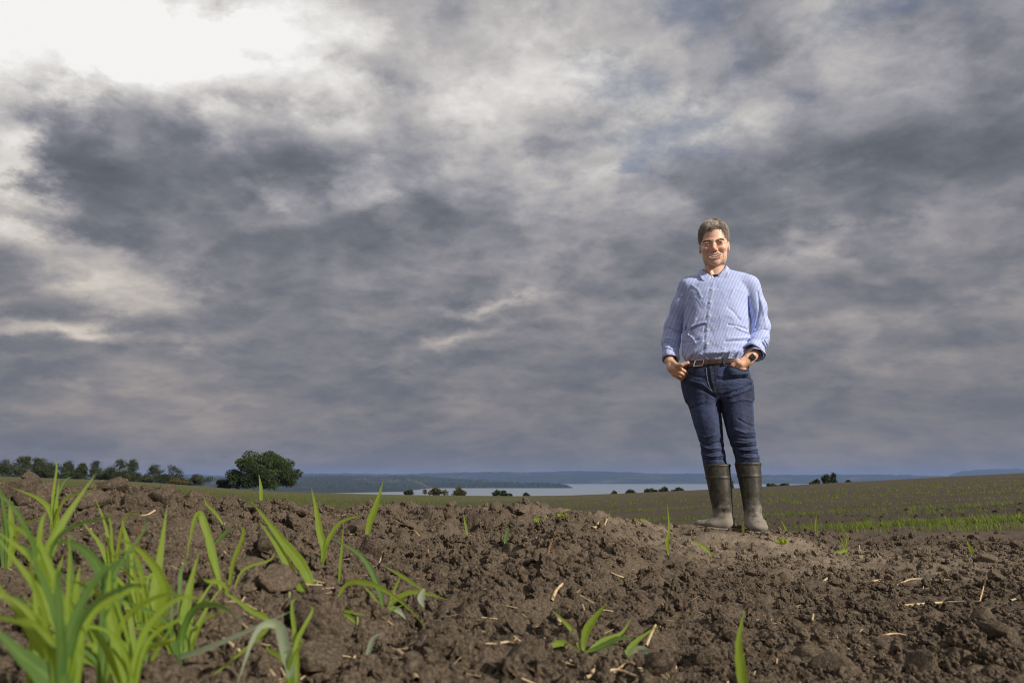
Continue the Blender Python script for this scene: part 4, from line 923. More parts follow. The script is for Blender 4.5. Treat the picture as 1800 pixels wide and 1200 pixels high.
# ---- head (frame: X right, Y up, Z towards the viewer, leaning down a little to meet the lens)
PH = rad(13); V_H = -.015; HO = L(1255, 429.5, V_H); HX = np.array([1, 0, 0]); HY = np.array([0, -math.sin(PH), math.cos(PH)]); HZ = np.array([0, -math.cos(PH), -math.sin(PH)])
HM = np.stack([HX, HY, HZ])                                     # rows: head axes in his frame
def head_local(P): return ((P - HO) @ HM.T).astype(np.float32)
def head_world(Q): return Q @ HM + HO
def head_sdf(Q, eyes=True):
    X, Y, Z = Q[..., 0], Q[..., 1], Q[..., 2]; A = np.abs(X); S = np.stack([A, Y, Z], -1)
    d = ell(Q, (0, .036, -.022), (.0755, .094, .098))
    d = smin(d, ell(Q, (0, -.026, .020), (.0715, .084, .064)), .03)
    d = smin(d, ell(Q, (0, -.074, .024), (.062, .050, .058)), .022)
    d = smin(d, ell(S, (.045, -.088, -.002), (.016, .03, .03)), .02)           # jaw corner
    d = smin(d, ell(Q, (0, -.106, .068), (.026, .021, .018)), .02)             # chin
    d = smin(d, ell(S, (.041, -.030, .060), (.024, .019, .024)), .016)         # cheeks bunched by the smile
    d = smin(d, cap(S, (0, .014, .078), (.040, .014, .070), .0105, .009), .012)
    d = smax(d, -ell(S, (.035, -.003, .096), (.019, .012, .018)), .012)        # eye hollows
    d = smin(d, cap(Q, (0, .004, .080), (0, -.030, .1035), .0075, .0115), .010)    # nose
    d = smin(d, ell(S, (.0, -.035, .1015), (.0125, .0105, .0125)), .006)
    d = smin(d, ell(S, (.0135, -.0385, .090), (.0078, .0078, .0105)), .006)
    d = smax(d, -ell(S, (.0068, -.0465, .1005), (.0042, .003, .007)), .003)
    Yb = Y - 8 * X * X + .001                                                  # the smile's bow
    lipz = .0865 - 4.5 * X * X
    T = np.stack([X, Yb, Z - lipz], -1)
    fade = sstep(.040, .030, A)
    up = np.sqrt((Yb + .0620) ** 2 + (Z - lipz + .001) ** 2) - .0032; lo = np.sqrt((Yb + .0845) ** 2 + (Z - lipz + .001) ** 2) - .0068
    d = smin(d, up + (1 - fade) * .012, .006); d = smin(d, lo + (1 - fade) * .014, .007)
    d = smax(d, -ell(T, (0, -.0715, -.0), (.0355, .0074, .022)), .002)         # open mouth
    d = smax(d, -cap(S, (.019, -.036, .093), (.0470, -.064, .072), .0060, .0070), .006)   # smile lines
    d = smax(d, -cap(S, (.0445, -.064, .073), (.044, -.082, .064), .004, .002), .006)
    d = smin(d, ell(S, (.035, -.0025, .0705), (.0170, .0135, .0170)), .003)    # closed-up lids ...
    Ye = Y + .001 + 9 * (A - .035) ** 2
    d = smax(d, -ell(np.stack([A, Ye, Z], -1), (.035, -.0005, .092), (.0125, .0030, .016)), .0012)   # ... and the slit between them
    d = smax(d, -cap(S, (.026, -.0175, .089), (.046, -.0155, .080), .0012, .0012), .004)      # bags
    d = smax(d, -cap(S, (.052, .0, .062), (.062, -.006, .048), .001, .001), .004)
    d = smin(d, ell(S, (.078, -.018, -.008), (.0085, .029, .017)), .006)       # ears
    d = smax(d, -ell(S, (.087, -.014, -.003), (.005, .018, .009)), .004)
    for yy in (.040, .052, .063): d = smax(d, -cap(S, (0, yy, .083 - (yy - .04) * .35), (.036, yy + .002, .068 - (yy - .04) * .35), .0006, .0004), .003)
    return d
NK0, NK1 = L(1256, 462, .03), L(1256, 492, .045)
def skin_sdf(P):
    d = head_sdf(head_local(P)); n = cap(P, NK0, NK1, .053, .060)
    n = smin(n, cap(P, L(1246, 470, -.012), L(1252, 489, -.02), .010, .010), .012)
    return smin(d, n, .010)
g, lo, h = grid(HO + (-.12, -.15, -.24), HO + (.12, .17, .155), .0021)
D = skin_sdf(g); V, Fc = surface_nets(D, lo, h)
Q = head_local(V); X, Y, Z = Q.T; A = np.abs(X)
tint = np.tile(np.array([.78, .49, .35]), (len(V), 1))
def blend(mask, col, f):
    global tint
    k = (mask * f)[:, None]; tint = tint * (1 - k) + np.array(col) * k
blend(np.exp(-((A - .042) ** 2 + (Y + .03) ** 2) / .0004) * (Z > 0), (.76, .36, .25), .45)
blend(np.exp(-(X ** 2 + (Y + .034) ** 2) / .0003) * (Z > .07), (.76, .37, .26), .45)
Yb = Y - 8 * X * X + .001
blend(((A < .039) & (Z > .05)) * np.maximum(np.exp(-((Yb + .0615) / .0034) ** 2), np.exp(-((Yb + .0845) / .0058) ** 2)), (.62, .27, .22), .65)
blend(((np.abs(Yb + .0715) < .006) & (A < .036) & (Z < .083) & (Z > .03)).astype(float), (.05, .015, .012), 1)
blend(sstep(-.07, -.11, Y) * (Z > -.02), (.50, .33, .24), .25)
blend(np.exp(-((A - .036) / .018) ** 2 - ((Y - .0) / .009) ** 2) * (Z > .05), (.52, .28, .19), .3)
HV, HF, HT_ = V, Fc, tint
# ---- hands and forearms
def skin_hands(side):
    if side == 'l':        # image left: thumb on the belt, fingers slipping into the pocket
        w0, w1 = L(1178, 612, .03), L(1177, 633, -.035)
        pk = L(1184, 648, -.085)
        def f(P):
            d = chain(P, [w0, w1], [.034, .027], .02)
            d = smin(d, cap(P, L(1178, 635, -.045), L(1181, 648, -.085), .024, .022), .02)
            d = smin(d, cap(P, L(1183, 640, -.06), L(1187, 648, -.10), .021, .017), .014)
            d = smin(d, cap(P, L(1179, 646, -.07), L(1186, 657, -.085), .021, .015), .014)
            for (a, b_, c_, r) in [((1188, 646, -.102), (1198, 649, -.106), (1208, 655, -.066), .0095), ((1186, 651, -.098), (1196, 655, -.100), (1206, 661, -.055), .0098),
                                   ((1184, 655, -.092), (1193, 659, -.092), (1203, 665, -.045), .0092), ((1183, 658.5, -.084), (1190, 662.5, -.082), (1200, 669, -.035), .0080)]:
                e = chain(P, [L(*a), L(*b_), L(*c_)], [r * 1.08, r, r * .9], .003); d = smin(d, e, .0035)
            th = chain(P, [L(1182, 637, -.07), L(1190, 642, -.115), L(1199, 641.5, -.135), L(1209, 637.5, -.138)], [.017, .0125, .0112, .0095], .004)
            return smin(d, th, .006)
        return f, L(1184, 640, -.06)
    def f(P):
        d = chain(P, [L(1333, 600, .02), L(1322, 623, -.055), L(1315, 632, -.085)], [.042, .031, .027], .02)
        d = smin(d, cap(P, L(1314, 633, -.09), L(1302, 640, -.112), .025, .021), .02)
        d = smin(d, cap(P, L(1310, 639, -.082), L(1300, 647, -.095), .021, .018), .015)
        d = smin(d, chain(P, [L(1306, 633, -.105), L(1297, 637, -.122), L(1288, 642, -.118), L(1281, 651, -.090)], [.016, .013, .012, .010], .006), .008)   # thumb side
        for (a, b_, r) in [((1297, 643, -.118), (1288, 660, -.080), .0105), ((1301, 646, -.113), (1294, 664, -.078), .0105), ((1305, 648, -.102), (1299, 666, -.074), .010), ((1309, 649, -.092), (1304, 664, -.068), .009)]:
            d = smin(d, cap(P, L(*a), L(*b_), r, r * .9), .004)
        return d
    return f, L(1306, 635, -.07)
BV, BF, BT = [HV], [HF], [HT_]; off = len(HV)
for sd_ in 'lr':
    f, c = skin_hands(sd_); g, lo, h = grid(c + (-.13, -.13, -.12), c + (.13, .14, .16), .0022)
    V, Fc = surface_nets(f(g), lo, h); BV.append(V); BF.append(Fc + off); off += len(V)
    tt_ = np.tile(np.array([.70, .41, .265]), (len(V), 1)); tt_ *= (1 + .10 * noise3(V, 4, 60))[:, None]; BT.append(tt_)

# ---- shirt
torso = Sect([(474, 1238, 1274, .046, .048), (480, 1226, 1294, .052, .046), (485, 1216, 1312, .060, .042), (492, 1206, 1319, .074, .036), (502, 1200, 1321, .092, .028), (518, 1202, 1319, .108, .018), (540, 1203, 1317, .114, .008), (565, 1201, 1317, .120, .0), (590, 1199, 1317, .118, -.002),
              (605, 1198, 1317, .121, -.005), (617, 1198, 1317, .122, -.006), (626, 1201, 1316, .124, -.008), (634, 1206, 1314, .112, 0), (642, 1208, 1312, .108, 0)], 2.25)
pl = [L(1211, 504, .02), L(1197, 540, .035), L(1184, 574, .05), L(1179, 600, .03), L(1178.5, 629, -.025)]; prr = [.058, .052, .049, .048, .045]
pr = [L(1318, 504, .02), L(1330, 540, .035), L(1337, 574, .05), L(1334, 597, .02), L(1325, 616, -.045)]; prl = [.058, .051, .047, .049, .049]
FS = [([(1213, 520), (1206, 560), (1202, 610)], -.004, .008), ([(1316, 515), (1318, 548), (1320, 580)], -.007, .006),
 ([(1222, 560), (1212, 578), (1205, 590)], .005, .007), ([(1238, 570), (1222, 574), (1206, 582)], -.005, .006), ([(1240, 566), (1226, 569), (1212, 573)], .005, .006), ([(1218, 540), (1211, 556), (1204, 576)], -.0045, .007),
 ([(1208, 586), (1216, 592), (1222, 602)], .004, .005), ([(1200, 598), (1214, 600), (1228, 596)], -.0035, .006), ([(1236, 600), (1222, 612), (1208, 628)], .006, .008), ([(1240, 612), (1226, 620), (1214, 628)], -.005, .006), ([(1230, 622), (1238, 626), (1244, 630)], .005, .005),
 ([(1312, 574), (1298, 572), (1280, 570)], -.0045, .006), ([(1318, 580), (1304, 578), (1292, 572)], .004, .006), ([(1318, 594), (1300, 598), (1276, 600)], -.0045, .007), ([(1318, 588), (1304, 592), (1288, 594)], .004, .006),
 ([(1300, 560), (1290, 548), (1280, 540)], -.003, .008), ([(1280, 628), (1284, 618), (1292, 614)], .007, .005), ([(1268, 630), (1274, 622), (1280, 616)], -.005, .004), ([(1256, 630), (1262, 622), (1274, 618)], .004, .006), ([(1294, 628), (1298, 620), (1306, 612)], .006, .005), ([(1286, 629), (1290, 623), (1296, 618)], -.006, .004),
 ([(1312, 606), (1300, 612), (1290, 622)], -.004, .006), ([(1216, 496), (1226, 505), (1232, 520)], .0025, .007), ([(1300, 492), (1290, 505), (1284, 520)], .0025, .008), ([(1254, 492), (1249, 530), (1243, 580), (1241, 632)], .0015, .006), ([(1247, 494), (1243, 530), (1238, 580), (1236.5, 630)], -.0018, .003),
 # sleeves
 ([(1172, 570), (1182, 574), (1192, 580)], -.006, .006), ([(1168, 588), (1178, 590), (1188, 597)], .006, .006), ([(1166, 596), (1176, 600), (1186, 606)], -.006, .005), ([(1164, 604), (1174, 608), (1186, 612)], .006, .005), ([(1163, 611), (1172, 616), (1184, 617)], -.006, .0045), ([(1190, 530), (1186, 555), (1180, 575)], .004, .008),
 ([(1354, 572), (1340, 572), (1324, 578)], -.006, .006), ([(1352, 584), (1338, 590), (1322, 596)], .006, .006), ([(1340, 596), (1346, 604), (1350, 612)], -.006, .004), ([(1330, 600), (1338, 606), (1346, 616)], .007, .0045), ([(1326, 604), (1332, 610), (1340, 618)], -.006, .004), ([(1346, 592), (1352, 600), (1354, 610)], .006, .004),
 ([(1333, 505), (1336, 535), (1330, 570)], -.0055, .006), ([(1340, 520), (1346, 550), (1350, 570)], .004, .008)]
def shirt_sdf(P, off=0.0, fold=True):
    d = torso(P); 
    aL = chain(P, pl, prr, .03); aR = chain(P, pr, prl, .03)
    for q0, q1, r, which in ((pl[-2], pl[-1], .040, 0), (pr[-2], pr[-1], .045, 1)):
        ax = (q1 - q0) / np.linalg.norm(q1 - q0); t = (P - q1) @ ax; e = (aL, aR)[which]
        e = smax(e, t - .004, .004); e = smax(e, -cap(P, q1 - ax * .035, q1 + ax * .05, r - .006, r), .004)
        if which == 0: aL = e
        else: aR = e
    kk = .008 + .030 * sstep(L(1255, 520)[2], L(1255, 492)[2], P[..., 2]); d = smin(d, aL, kk); d = smin(d, aR, kk)
    # arms part from the body below the armpit
    if off == 0:
        for p, k in ((pl, 1), (pr, -1)):
            pass
    d = d - off
    if fold:
        d = folds(P, d, FS); m = np.abs(d) < .02
        Q = P[m]; d[m] -= .0018 * noise3(Q, 3, 10, (1, 1, 1.2)) + .0008 * noise3(Q, 9, 30, (1, 1, 1.3))
        arm = np.minimum(aL[m], aR[m]); d[m] -= .0045 * noise3(Q, 19, 26, (.5, .5, 1.9)) * (arm < .004) * sstep(L(1178, 545)[2], L(1178, 590)[2], Q[:, 2])
    nh = cap(P, L(1256, 455, .030), L(1255.5, 492, .02), .060, .056); d = smax(d, -nh, .006)
    v_ = cap(P, L(1255, 472, -.06), L(1254.5, 489, -.075), .036, .006); d = smax(d, -v_, .004)
    # hollow the cuffs, cut the ends
    return d
g, lo, h = grid((-.46, -.20, L(1255, 648)[2]), (.28, .20, L(1255, 466)[2]), .0043)
D = shirt_sdf(g); V, Fc = surface_nets(D, lo, h); shirt = mpart('shirt', V, Fc, m_shirt)
# rolled cuffs
def ring(c, ax, r0, r1, w, th, mat, name, parent, wob=0.0, n=48, sq=1.0, tilt=None):
    """a band of cloth round axis ax at c: radius r0..r1 along its width w, thickness th"""
    ax = np.array(ax) / np.linalg.norm(ax); s = np.cross(ax, (0, 1, .01)); s /= np.linalg.norm(s); u = np.cross(s, ax); V = []; Fc = []
    prof = [(0, 0), (.25, th * .7), (.75, th), (1, th * .6), (1, -.001), (.5, -th * .4), (0, -th * .3)]
    for k in range(n):
        a = 2 * math.pi * k / n; wb = 1 + wob * (math.sin(a * 3 + 1) + .6 * math.sin(a * 7 + 2))
        for (q, t_) in prof:
            r = (r0 + (r1 - r0) * q) * wb + t_; V.append(np.array(c) + ax * (q - .5) * w * (1 + wob * 1.5 * math.sin(a * 2)) + (s * math.cos(a) + u * math.sin(a) * sq) * r)
    m = len(prof)
    for k in range(n):
        for j in range(m): Fc.append((k * m + j, k * m + (j + 1) % m, ((k + 1) % n) * m + (j + 1) % m, ((k + 1) % n) * m + j))
    return mpart(name, V, Fc, mat, parent)
axl = pl[-1] - pl[-2]; axr = pr[-1] - pr[-2]
ring(pl[-1] - axl / np.linalg.norm(axl) * .012, axl, .044, .045, .05, .0045, m_shirt, 'cuff', shirt, .03)
ring(pr[-1] - axr / np.linalg.norm(axr) * .004, axr, .050, .055, .055, .005, m_shirt, 'cuff', shirt, .05)
ring(pr[-1] + axr / np.linalg.norm(axr) * .018 + np.array([.018, .0, -.004]), axr + np.array([.03, 0, -.01]), .036, .044, .034, .003, m_shirt, 'cuff', shirt, .07)
# collar: a stand round the neck, two turned-down leaves with a navy inside, curling off the shirt
def collar():
    c0 = L(1255.5, 480, .034); n = 44; rows = 9
    for side in (-1, 1):
        for (nm, mat, gr, q0) in (('collar', m_shirt, 0.0, 0.0), ('collar_lining', m_lining, -.0042, .18)):
            V = []; Fc = []
            for k in range(n + 1):
                t = k / n; ang = math.pi * (1 - t) * .955 + .24 * (t ** 2)
                rx, ry = .0625, .064
                hi = .034 - .074 * t ** 2.6 + (.016 * math.exp(-((t - .45) / .25) ** 2) if side > 0 else .006 * math.exp(-((t - .45) / .25) ** 2))
                top = np.array([side * rx * math.sin(ang), -ry * math.cos(ang), hi])
                dirv = np.array([side * math.sin(ang), -math.cos(ang), 0.0])
                wid = .030 + .016 * math.exp(-((t - .86) / .13) ** 2)
                lift = .010 + .012 * math.exp(-((t - .78) / .12) ** 2)
                sweep = np.array([side * .016, 0, 0]) * math.exp(-((t - .90) / .10) ** 2)
                for j in range(rows):
                    q = q0 + (1 - q0) * j / (rows - 1)
                    out = .003 + .014 * math.sin(min(q * 1.6, 1) * math.pi / 2) + lift * q ** 2 + gr
                    p = c0 + top + dirv * out + np.array([0, 0, .004 * math.sin(min(q * 3, 1) * math.pi) - wid * q * (1 - .25 * q * math.exp(-((t - .78) / .10) ** 2))]) + sweep * q
                    V.append(p)
            for k in range(n):
                for j in range(rows - 1): Fc.append((k * rows + j, k * rows + j + 1, (k + 1) * rows + j + 1, (k + 1) * rows + j))
            ob = mpart(nm, V, Fc, mat, shirt); md = ob.modifiers.new('thick', 'SOLIDIFY'); md.thickness = .0026; md.offset = 0
    ring(c0 + np.array([0, -.002, -.010]), (0, -.50, 1), .0605, .0600, .026, .0025, m_lining, 'collar_stand', shirt)
collar()
# project a photo point on the front of a surface
def front(sdf, px, py, v0=-.30, v1=.1, lift=.0):
    vs = np.linspace(v0, v1, 500); P = np.array([L(px, py, v) for v in (v0, v1)]); P = P[0] + (P[1] - P[0]) * ((vs - v0) / (v1 - v0))[:, None]
    d = sdf(P[:, None, :].astype(np.float32))[:, 0]; k = np.nonzero(d < lift)[0]
    return P[k[0]] if len(k) else P[250]
for (x, y) in ((1252, 508.5), (1249.5, 531), (1247, 554), (1244.5, 579), (1243.5, 604.5)):
    p = front(lambda P: shirt_sdf(P), x, y); n_ = 14; V = []
    for (r_, z_) in ((0.0001, .0030), (.0030, .0030), (.0036, .0036), (.0056, .0036), (.0062, .0022), (.0062, -.001)):
        for k in range(n_): a = 2 * math.pi * k / n_; V.append(p + np.array([math.cos(a) * r_, -z_, math.sin(a) * r_]))
    mpart('button', V, [(i_ * n_ + k, i_ * n_ + (k + 1) % n_, (i_ + 1) * n_ + (k + 1) % n_, (i_ + 1) * n_ + k) for i_ in range(5) for k in range(n_)], m_button, shirt)

# ---- jeans
pelvis = Sect([(634, 1204, 1315, .106, 0), (642, 1200, 1316, .112, 0), (652, 1197, 1317, .118, .002), (665, 1197, 1320, .120, .006), (680, 1200, 1322, .118, .012), (694, 1204, 1323, .105, .016), (704, 1208, 1324, .085, .018)], 2.2)
legL = Sect([(672, 1200, 1262, .100, .008), (690, 1203, 1264, .098, .008), (720, 1212, 1267, .090, .004), (745, 1219.5, 1269.5, .080, -.006), (765, 1226, 1271, .073, -.008), (785, 1231, 1272.5, .066, .0), (800, 1233, 1275, .064, .006), (818, 1237, 1277, .060, .01), (830, 1240, 1280, .052, .01)], 2.1)
legR = Sect([(672, 1262, 1321, .100, .008), (690, 1263, 1323, .098, .008), (720, 1268, 1325, .090, .002), (745, 1274, 1326, .082, -.010), (765, 1279, 1328, .074, -.012), (785, 1286, 1331, .068, -.004), (800, 1291, 1335, .066, .004), (815, 1294, 1336, .060, .008), (828, 1295, 1336, .052, .01)], 2.1)
FJ = [([(1216, 676), (1236, 684), (1256, 696)], -.006, .006), ([(1212, 668), (1234, 674), (1252, 688)], .004, .007), ([(1320, 672), (1300, 684), (1272, 692)], -.006, .005), ([(1322, 680), (1300, 690), (1276, 698)], .006, .006), ([(1318, 662), (1296, 664), (1262, 666)], -.004, .006), ([(1314, 656), (1290, 658), (1262, 660)], .003, .005),
 ([(1206, 654), (1222, 660), (1240, 664)], -.003, .006), ([(1322, 702), (1306, 700), (1284, 706)], .004, .006), ([(1248, 643), (1250, 664), (1256, 688)], .003, .008), ([(1242, 643), (1244, 664), (1252, 690)], -.002, .003),
 ([(1213, 716), (1228, 712), (1240, 706)], -.003, .006), ([(1226, 762), (1240, 768), (1254, 764)], .004, .006), ([(1230, 776), (1244, 782), (1262, 776)], -.006, .005), ([(1232, 783), (1246, 788), (1266, 786)], .007, .005), ([(1234, 791), (1250, 795), (1270, 791)], -.007, .004), ([(1234, 798), (1252, 802), (1274, 799)], .007, .004), ([(1236, 806), (1254, 808), (1274, 806)], -.005, .004),
 ([(1326, 748), (1312, 744), (1298, 736)], -.004, .006), ([(1328, 758), (1310, 760), (1292, 754)], .005, .006), ([(1329, 768), (1312, 770), (1290, 766)], -.006, .005), ([(1330, 774), (1312, 778), (1290, 776)], .007, .004), ([(1332, 782), (1314, 784), (1292, 783)], -.007, .004), ([(1334, 788), (1316, 791), (1296, 788)], .008, .004), ([(1335, 796), (1318, 796), (1298, 794)], -.007, .004), ([(1336, 802), (1318, 804), (1298, 800)], .005, .004)]
def jeans_sdf(P, off=0.0, fold=True):
    d = smin(legL(P), legR(P), .008); d = smin(d, pelvis(P), .03)
    bl = smin(cap(P, L(1286, 652, -.100), L(1306, 655, -.080), .030, .028), cap(P, L(1290, 660, -.085), L(1302, 668, -.070), .024, .022), .02)
    h0, h1 = L(1277, 640, -.12), L(1316, 650.5, -.09); hem = h0[2] + (P[..., 0] - h0[0]) / (h1[0] - h0[0]) * (h1[2] - h0[2])
    d = smin(d, smax(bl, P[..., 2] - hem, .002), .006)
    if fold:
        d = folds(P, d, FJ); m = np.abs(d) < .02; Q = P[m]
        low = sstep(L(1280, 745)[2], L(1280, 790)[2], Q[:, 2])
        d[m] -= .0022 * noise3(Q, 5, 15) + .0013 * noise3(Q, 8, 40, (1, 1, 1.6)) + low * (.0055 * noise3(Q, 29, 24, (.35, .35, 2.0)))
        # pockets gape round the hands
    return d - off
g, lo, h = grid((-.34, -.17, L(1280, 834)[2]), (.20, .18, L(1280, 630)[2]), .0042)
V, Fc = surface_nets(jeans_sdf(g), lo, h); jeans = mpart('jeans', V, Fc, m_jeans)
jf = lambda P: jeans_sdf(P)
def seam(pts, r, mat, name, parent, n=20, lift=.001, sdf=None):
    c = catmull([(x, y, 0) for x, y in pts], n); P3 = [Vector(front(sdf or jf, q.x, q.y, lift=lift)) for q in c]
    me = tube_mesh(name, P3, r, r, mat, n, 5); return link(name, me, parent)
seam([(1240.5, 642), (1242.5, 660), (1246, 676), (1251.5, 687)], .0016, m_stitch, 'fly_seam', jeans)
seam([(1251.5, 687), (1257, 682), (1258.5, 668), (1256.5, 645)], .0006, m_thread2, 'fly_seam', jeans)
seam([(1206, 640.5), (1207.5, 650), (1203, 659), (1197.5, 665)], .0030, m_jeans, 'pocket_hem', jeans, lift=.0015); seam([(1208.5, 640.5), (1210, 651), (1205, 661), (1199, 667)], .0009, m_stitch, 'pocket_seam', jeans)
seam([(1276, 640), (1290, 646), (1304, 650), (1316, 651)], .0032, m_jeans, 'pocket_hem', jeans, lift=.0015); seam([(1276, 643), (1290, 649), (1304, 653), (1317, 654)], .0009, m_stitch, 'pocket_seam', jeans)
# ---- belt
def band(w0, w1, th, off, mat, name, parent, a0=0, a1=2 * math.pi, n=90, tilt=.0):
    V = []; Fc = []
    closed = abs(a1 - a0 - 2 * math.pi) < 1e-3; N = n if closed else n + 1
    for k in range(N):
        a = a0 + (a1 - a0) * k / n; ca, sa = math.cos(a), math.sin(a)
        for (w_, o_) in ((w0, -.004), (w0, th * .8), (w0 + (w1 - w0) * .12, th), (w1 - (w1 - w0) * .12, th), (w1, th * .8), (w1, -.004)):
            uc, vc, ru, rv = pelvis.at(w_ if w_ < pelvis.w[-1] else pelvis.w[-1]); ru += off + o_; rv += off + o_; e = 2 / 2.2
            V.append(np.array([uc + ru * np.sign(ca) * abs(ca) ** e, vc + rv * np.sign(sa) * abs(sa) ** e, w_ + tilt * ca]))
    for k in range(n):
        k2 = (k + 1) % N
        for j in range(6): Fc.append((k * 6 + j, k * 6 + (j + 1) % 6, k2 * 6 + (j + 1) % 6, k2 * 6 + j))
    return mpart(name, V, Fc, mat, parent)
wB0, wB1 = L(1260, 640.5, -.11)[2], L(1260, 631, -.11)[2]
belt = band(wB0, wB1, .0045, .004, m_belt, 'belt', man, tilt=.004)
def on_belt(px): # angle on the belt's oval whose photo x is px
    best = min(np.linspace(math.pi, 2 * math.pi, 400), key=lambda a: abs(px_of(a) - px)); return best
def px_of(a):
    w_ = (wB0 + wB1) / 2; uc, vc, ru, rv = pelvis.at(w_); e = 2 / 2.2; p = np.array([uc + ru * np.sign(math.cos(a)) * abs(math.cos(a)) ** e, vc + rv * np.sign(math.sin(a)) * abs(math.sin(a)) ** e, w_])
    q = np.array(GV[:]) + _r * p[0] + _d * p[1] + np.array([0, 0, p[2]]) - np.array([0, 0, CAMH]); dep = q[1] * math.cos(TH) + q[2] * math.sin(TH); return 900 + F * q[0] / dep
hb = wB1 - wB0
for (xa, xb, wa, wb) in ((1222, 1223.6, wB0 - .003, wB1 + .003), (1222, 1238, wB0 - .004, wB0 + .001), (1222, 1238, wB1 - .001, wB1 + .003), (1237, 1238, wB0 - .003, wB1 + .003)):
    band(wa, wb, .0035, .0085, m_steel, 'buckle', belt, on_belt(xa), on_belt(xb), 8, .004)
band(wB0 - .001, wB1 + .001, .0035, .0085, m_belt, 'belt_keeper', belt, on_belt(1248), on_belt(1251.5), 4, .004)
for xa in (1211, 1272): band(wB0 - .006, wB1 + .003, .0035, .0095, m_jeans, 'belt_loop', jeans, on_belt(xa - 1.6), on_belt(xa + 1.6), 3, .004)
band(wB0 - .010, wB0 + .001, .002, .001, m_jeans, 'waistband', jeans, tilt=.004)

# ---- rubber boots
def boot(kind):
    if kind == 'side':
        sh = Sect([(816, 1237, 1284, .067, .01), (822, 1237, 1284, .067, .01), (840, 1241, 1285, .062, .01), (865, 1246, 1287, .058, .012), (885, 1250, 1288, .052, .012), (900, 1252, 1288.5, .046, .012), (914, 1252, 1288, .042, .012), (924, 1254, 1287, .040, .012)], 2.1)
        f0, f1, f2 = L(1277, 920, .012), L(1254, 919.5, .02), L(1233, 919, .035); sole = L(1280, 932, .012)[2]
        def f(P):
            d = sh(P); ft = smin(cap(P, f0, f1, .040, .040, (1, .85, 1.15)), cap(P, f1, f2, .040, .036, (.95, .78, 1.55)), .02)
            d = smin(d, ft, .022); P0 = P[..., 2] - .10 * np.maximum(-(P[..., 0] - f0[0]) - .03, 0); return smax(d, sole + .012 - P0, .005)
        dirv = np.array([-1, .10, 0]); heel, toe = f0, f2
    else:
        sh = Sect([(813, 1292, 1338, .064, .01), (820, 1292, 1338, .064, .01), (840, 1297, 1339, .062, .01), (865, 1302, 1340, .060, .01), (885, 1305, 1340, .056, .006), (900, 1308, 1339, .054, 0), (914, 1309, 1340, .052, -.004), (924, 1310, 1341, .05, -.004)], 2.1)
        f0, f1, f2 = L(1324, 917, .02), L(1328, 920, -.07), L(1333, 926, -.155); sole = L(1325, 932, .0)[2] - .006
        def f(P):
            d = sh(P); ft = smin(cap(P, f0, f1, .042, .046, (.98, 1, 1.1)), cap(P, f1, f2, .046, .042, (.88, .95, 1.5)), .02)
            return smax(smin(d, ft, .025), sole + .012 - P[..., 2], .005)
        heel, toe = f0, f2
    def full(P):
        d = f(P); m = np.abs(d) < .02; Q = P[m]
        ank = np.exp(-((Q[:, 2] - .11) / .05) ** 2); d[m] -= .0035 * ank * noise3(Q, 13, 20, (.5, .5, 2)) + .0012 * noise3(Q, 3, 22)
        wt = sh.w[-1]
        d[m] -= .0030 * np.exp(-((Q[:, 2] - (wt - .072)) / .0035) ** 2) + .0016 * np.exp(-((Q[:, 2] - (wt - .0665)) / .002) ** 2) + .0030 * (sstep(wt - .014, wt - .010, Q[:, 2]))
        uc, vc, ru, rv = sh.at(np.minimum(P[..., 2], wt)); k = np.sqrt(((P[..., 0] - uc) / (ru - .008)) ** 2 + ((P[..., 1] - vc) / (rv - .008)) ** 2)
        return smax(d, -np.maximum((k - 1) * .05, (wt - .11) - P[..., 2]), .003)
    lo_ = np.minimum(heel, toe) - (.10, .10, .09); hi_ = np.maximum(heel, toe) + (.11, .11, 0); hi_[2] = sh.w[-1] + .01; lo_[2] = sole - .01
    g, lo, h = grid(lo_, hi_, .0032); V, Fc = surface_nets(full(g), lo, h); o = mpart('boot', V, Fc, m_boot)
    def solef(P):
        d = f(P + np.array([0, 0, .0])) if False else None
        Z = np.minimum(P[..., 2], 9); PP = P.copy(); PP[..., 2] = np.maximum(P[..., 2], sole + .018)
        if kind == 'side': lift = .10 * np.maximum(-(P[..., 0] - f0[0]) - .03, 0); PP[..., 2] = sole + .018 + lift; z = P[..., 2] - lift
        else: z = P[..., 2]; PP[..., 2] = sole + .018
        d = f(PP) - .003; d = smax(d, np.maximum(sole - z, z - sole - .014), .003)
        return d + .003 * (np.sin(P[..., 0] * 500) * np.sin(P[..., 1] * 500) > 0) * (z < sole + .006)
    hi2 = hi_.copy(); hi2[2] = sole + .05; g, lo, h = grid(lo_, hi2, .0032); V, Fc = surface_nets(solef(g), lo, h); mpart('sole', V, Fc, m_boot, o); return o
boot('side'); boot('front')
# ---- core of the body beneath the clothes, one mesh with head and hands
def core(P):
    d = torso(P) + .014; d = smin(d, chain(P, pl, [r - .018 for r in prr], .02), .02); d = smin(d, chain(P, pr, [r - .018 for r in prl], .02), .02)
    d = smin(d, smin(smin(legL(P), legR(P), .01), pelvis(P), .03) + .014, .02); d = smin(d, cap(P, NK0, NK1, .046, .055), .02)
    d = smin(d, chain(P, [L(1258, 820, .01), L(1268, 915, .012), L(1240, 919, .03)], [.040, .030, .020], .02), .01); return smin(d, chain(P, [L(1315, 820, .01), L(1325, 912, .0), L(1332, 924, -.13)], [.040, .032, .020], .02), .01)
g, lo, h = grid((-.46, -.20, .0), (.28, .20, L(1255, 468)[2]), .011)
V, Fc = surface_nets(core(g), lo, h); BV.append(V); BF.append(Fc + off); BT.append(np.tile(np.array([.45, .24, .145]), (len(V), 1)))
body = mpart('body', np.concatenate(BV), np.concatenate(BF), m_skin, attr=np.concatenate(BT))
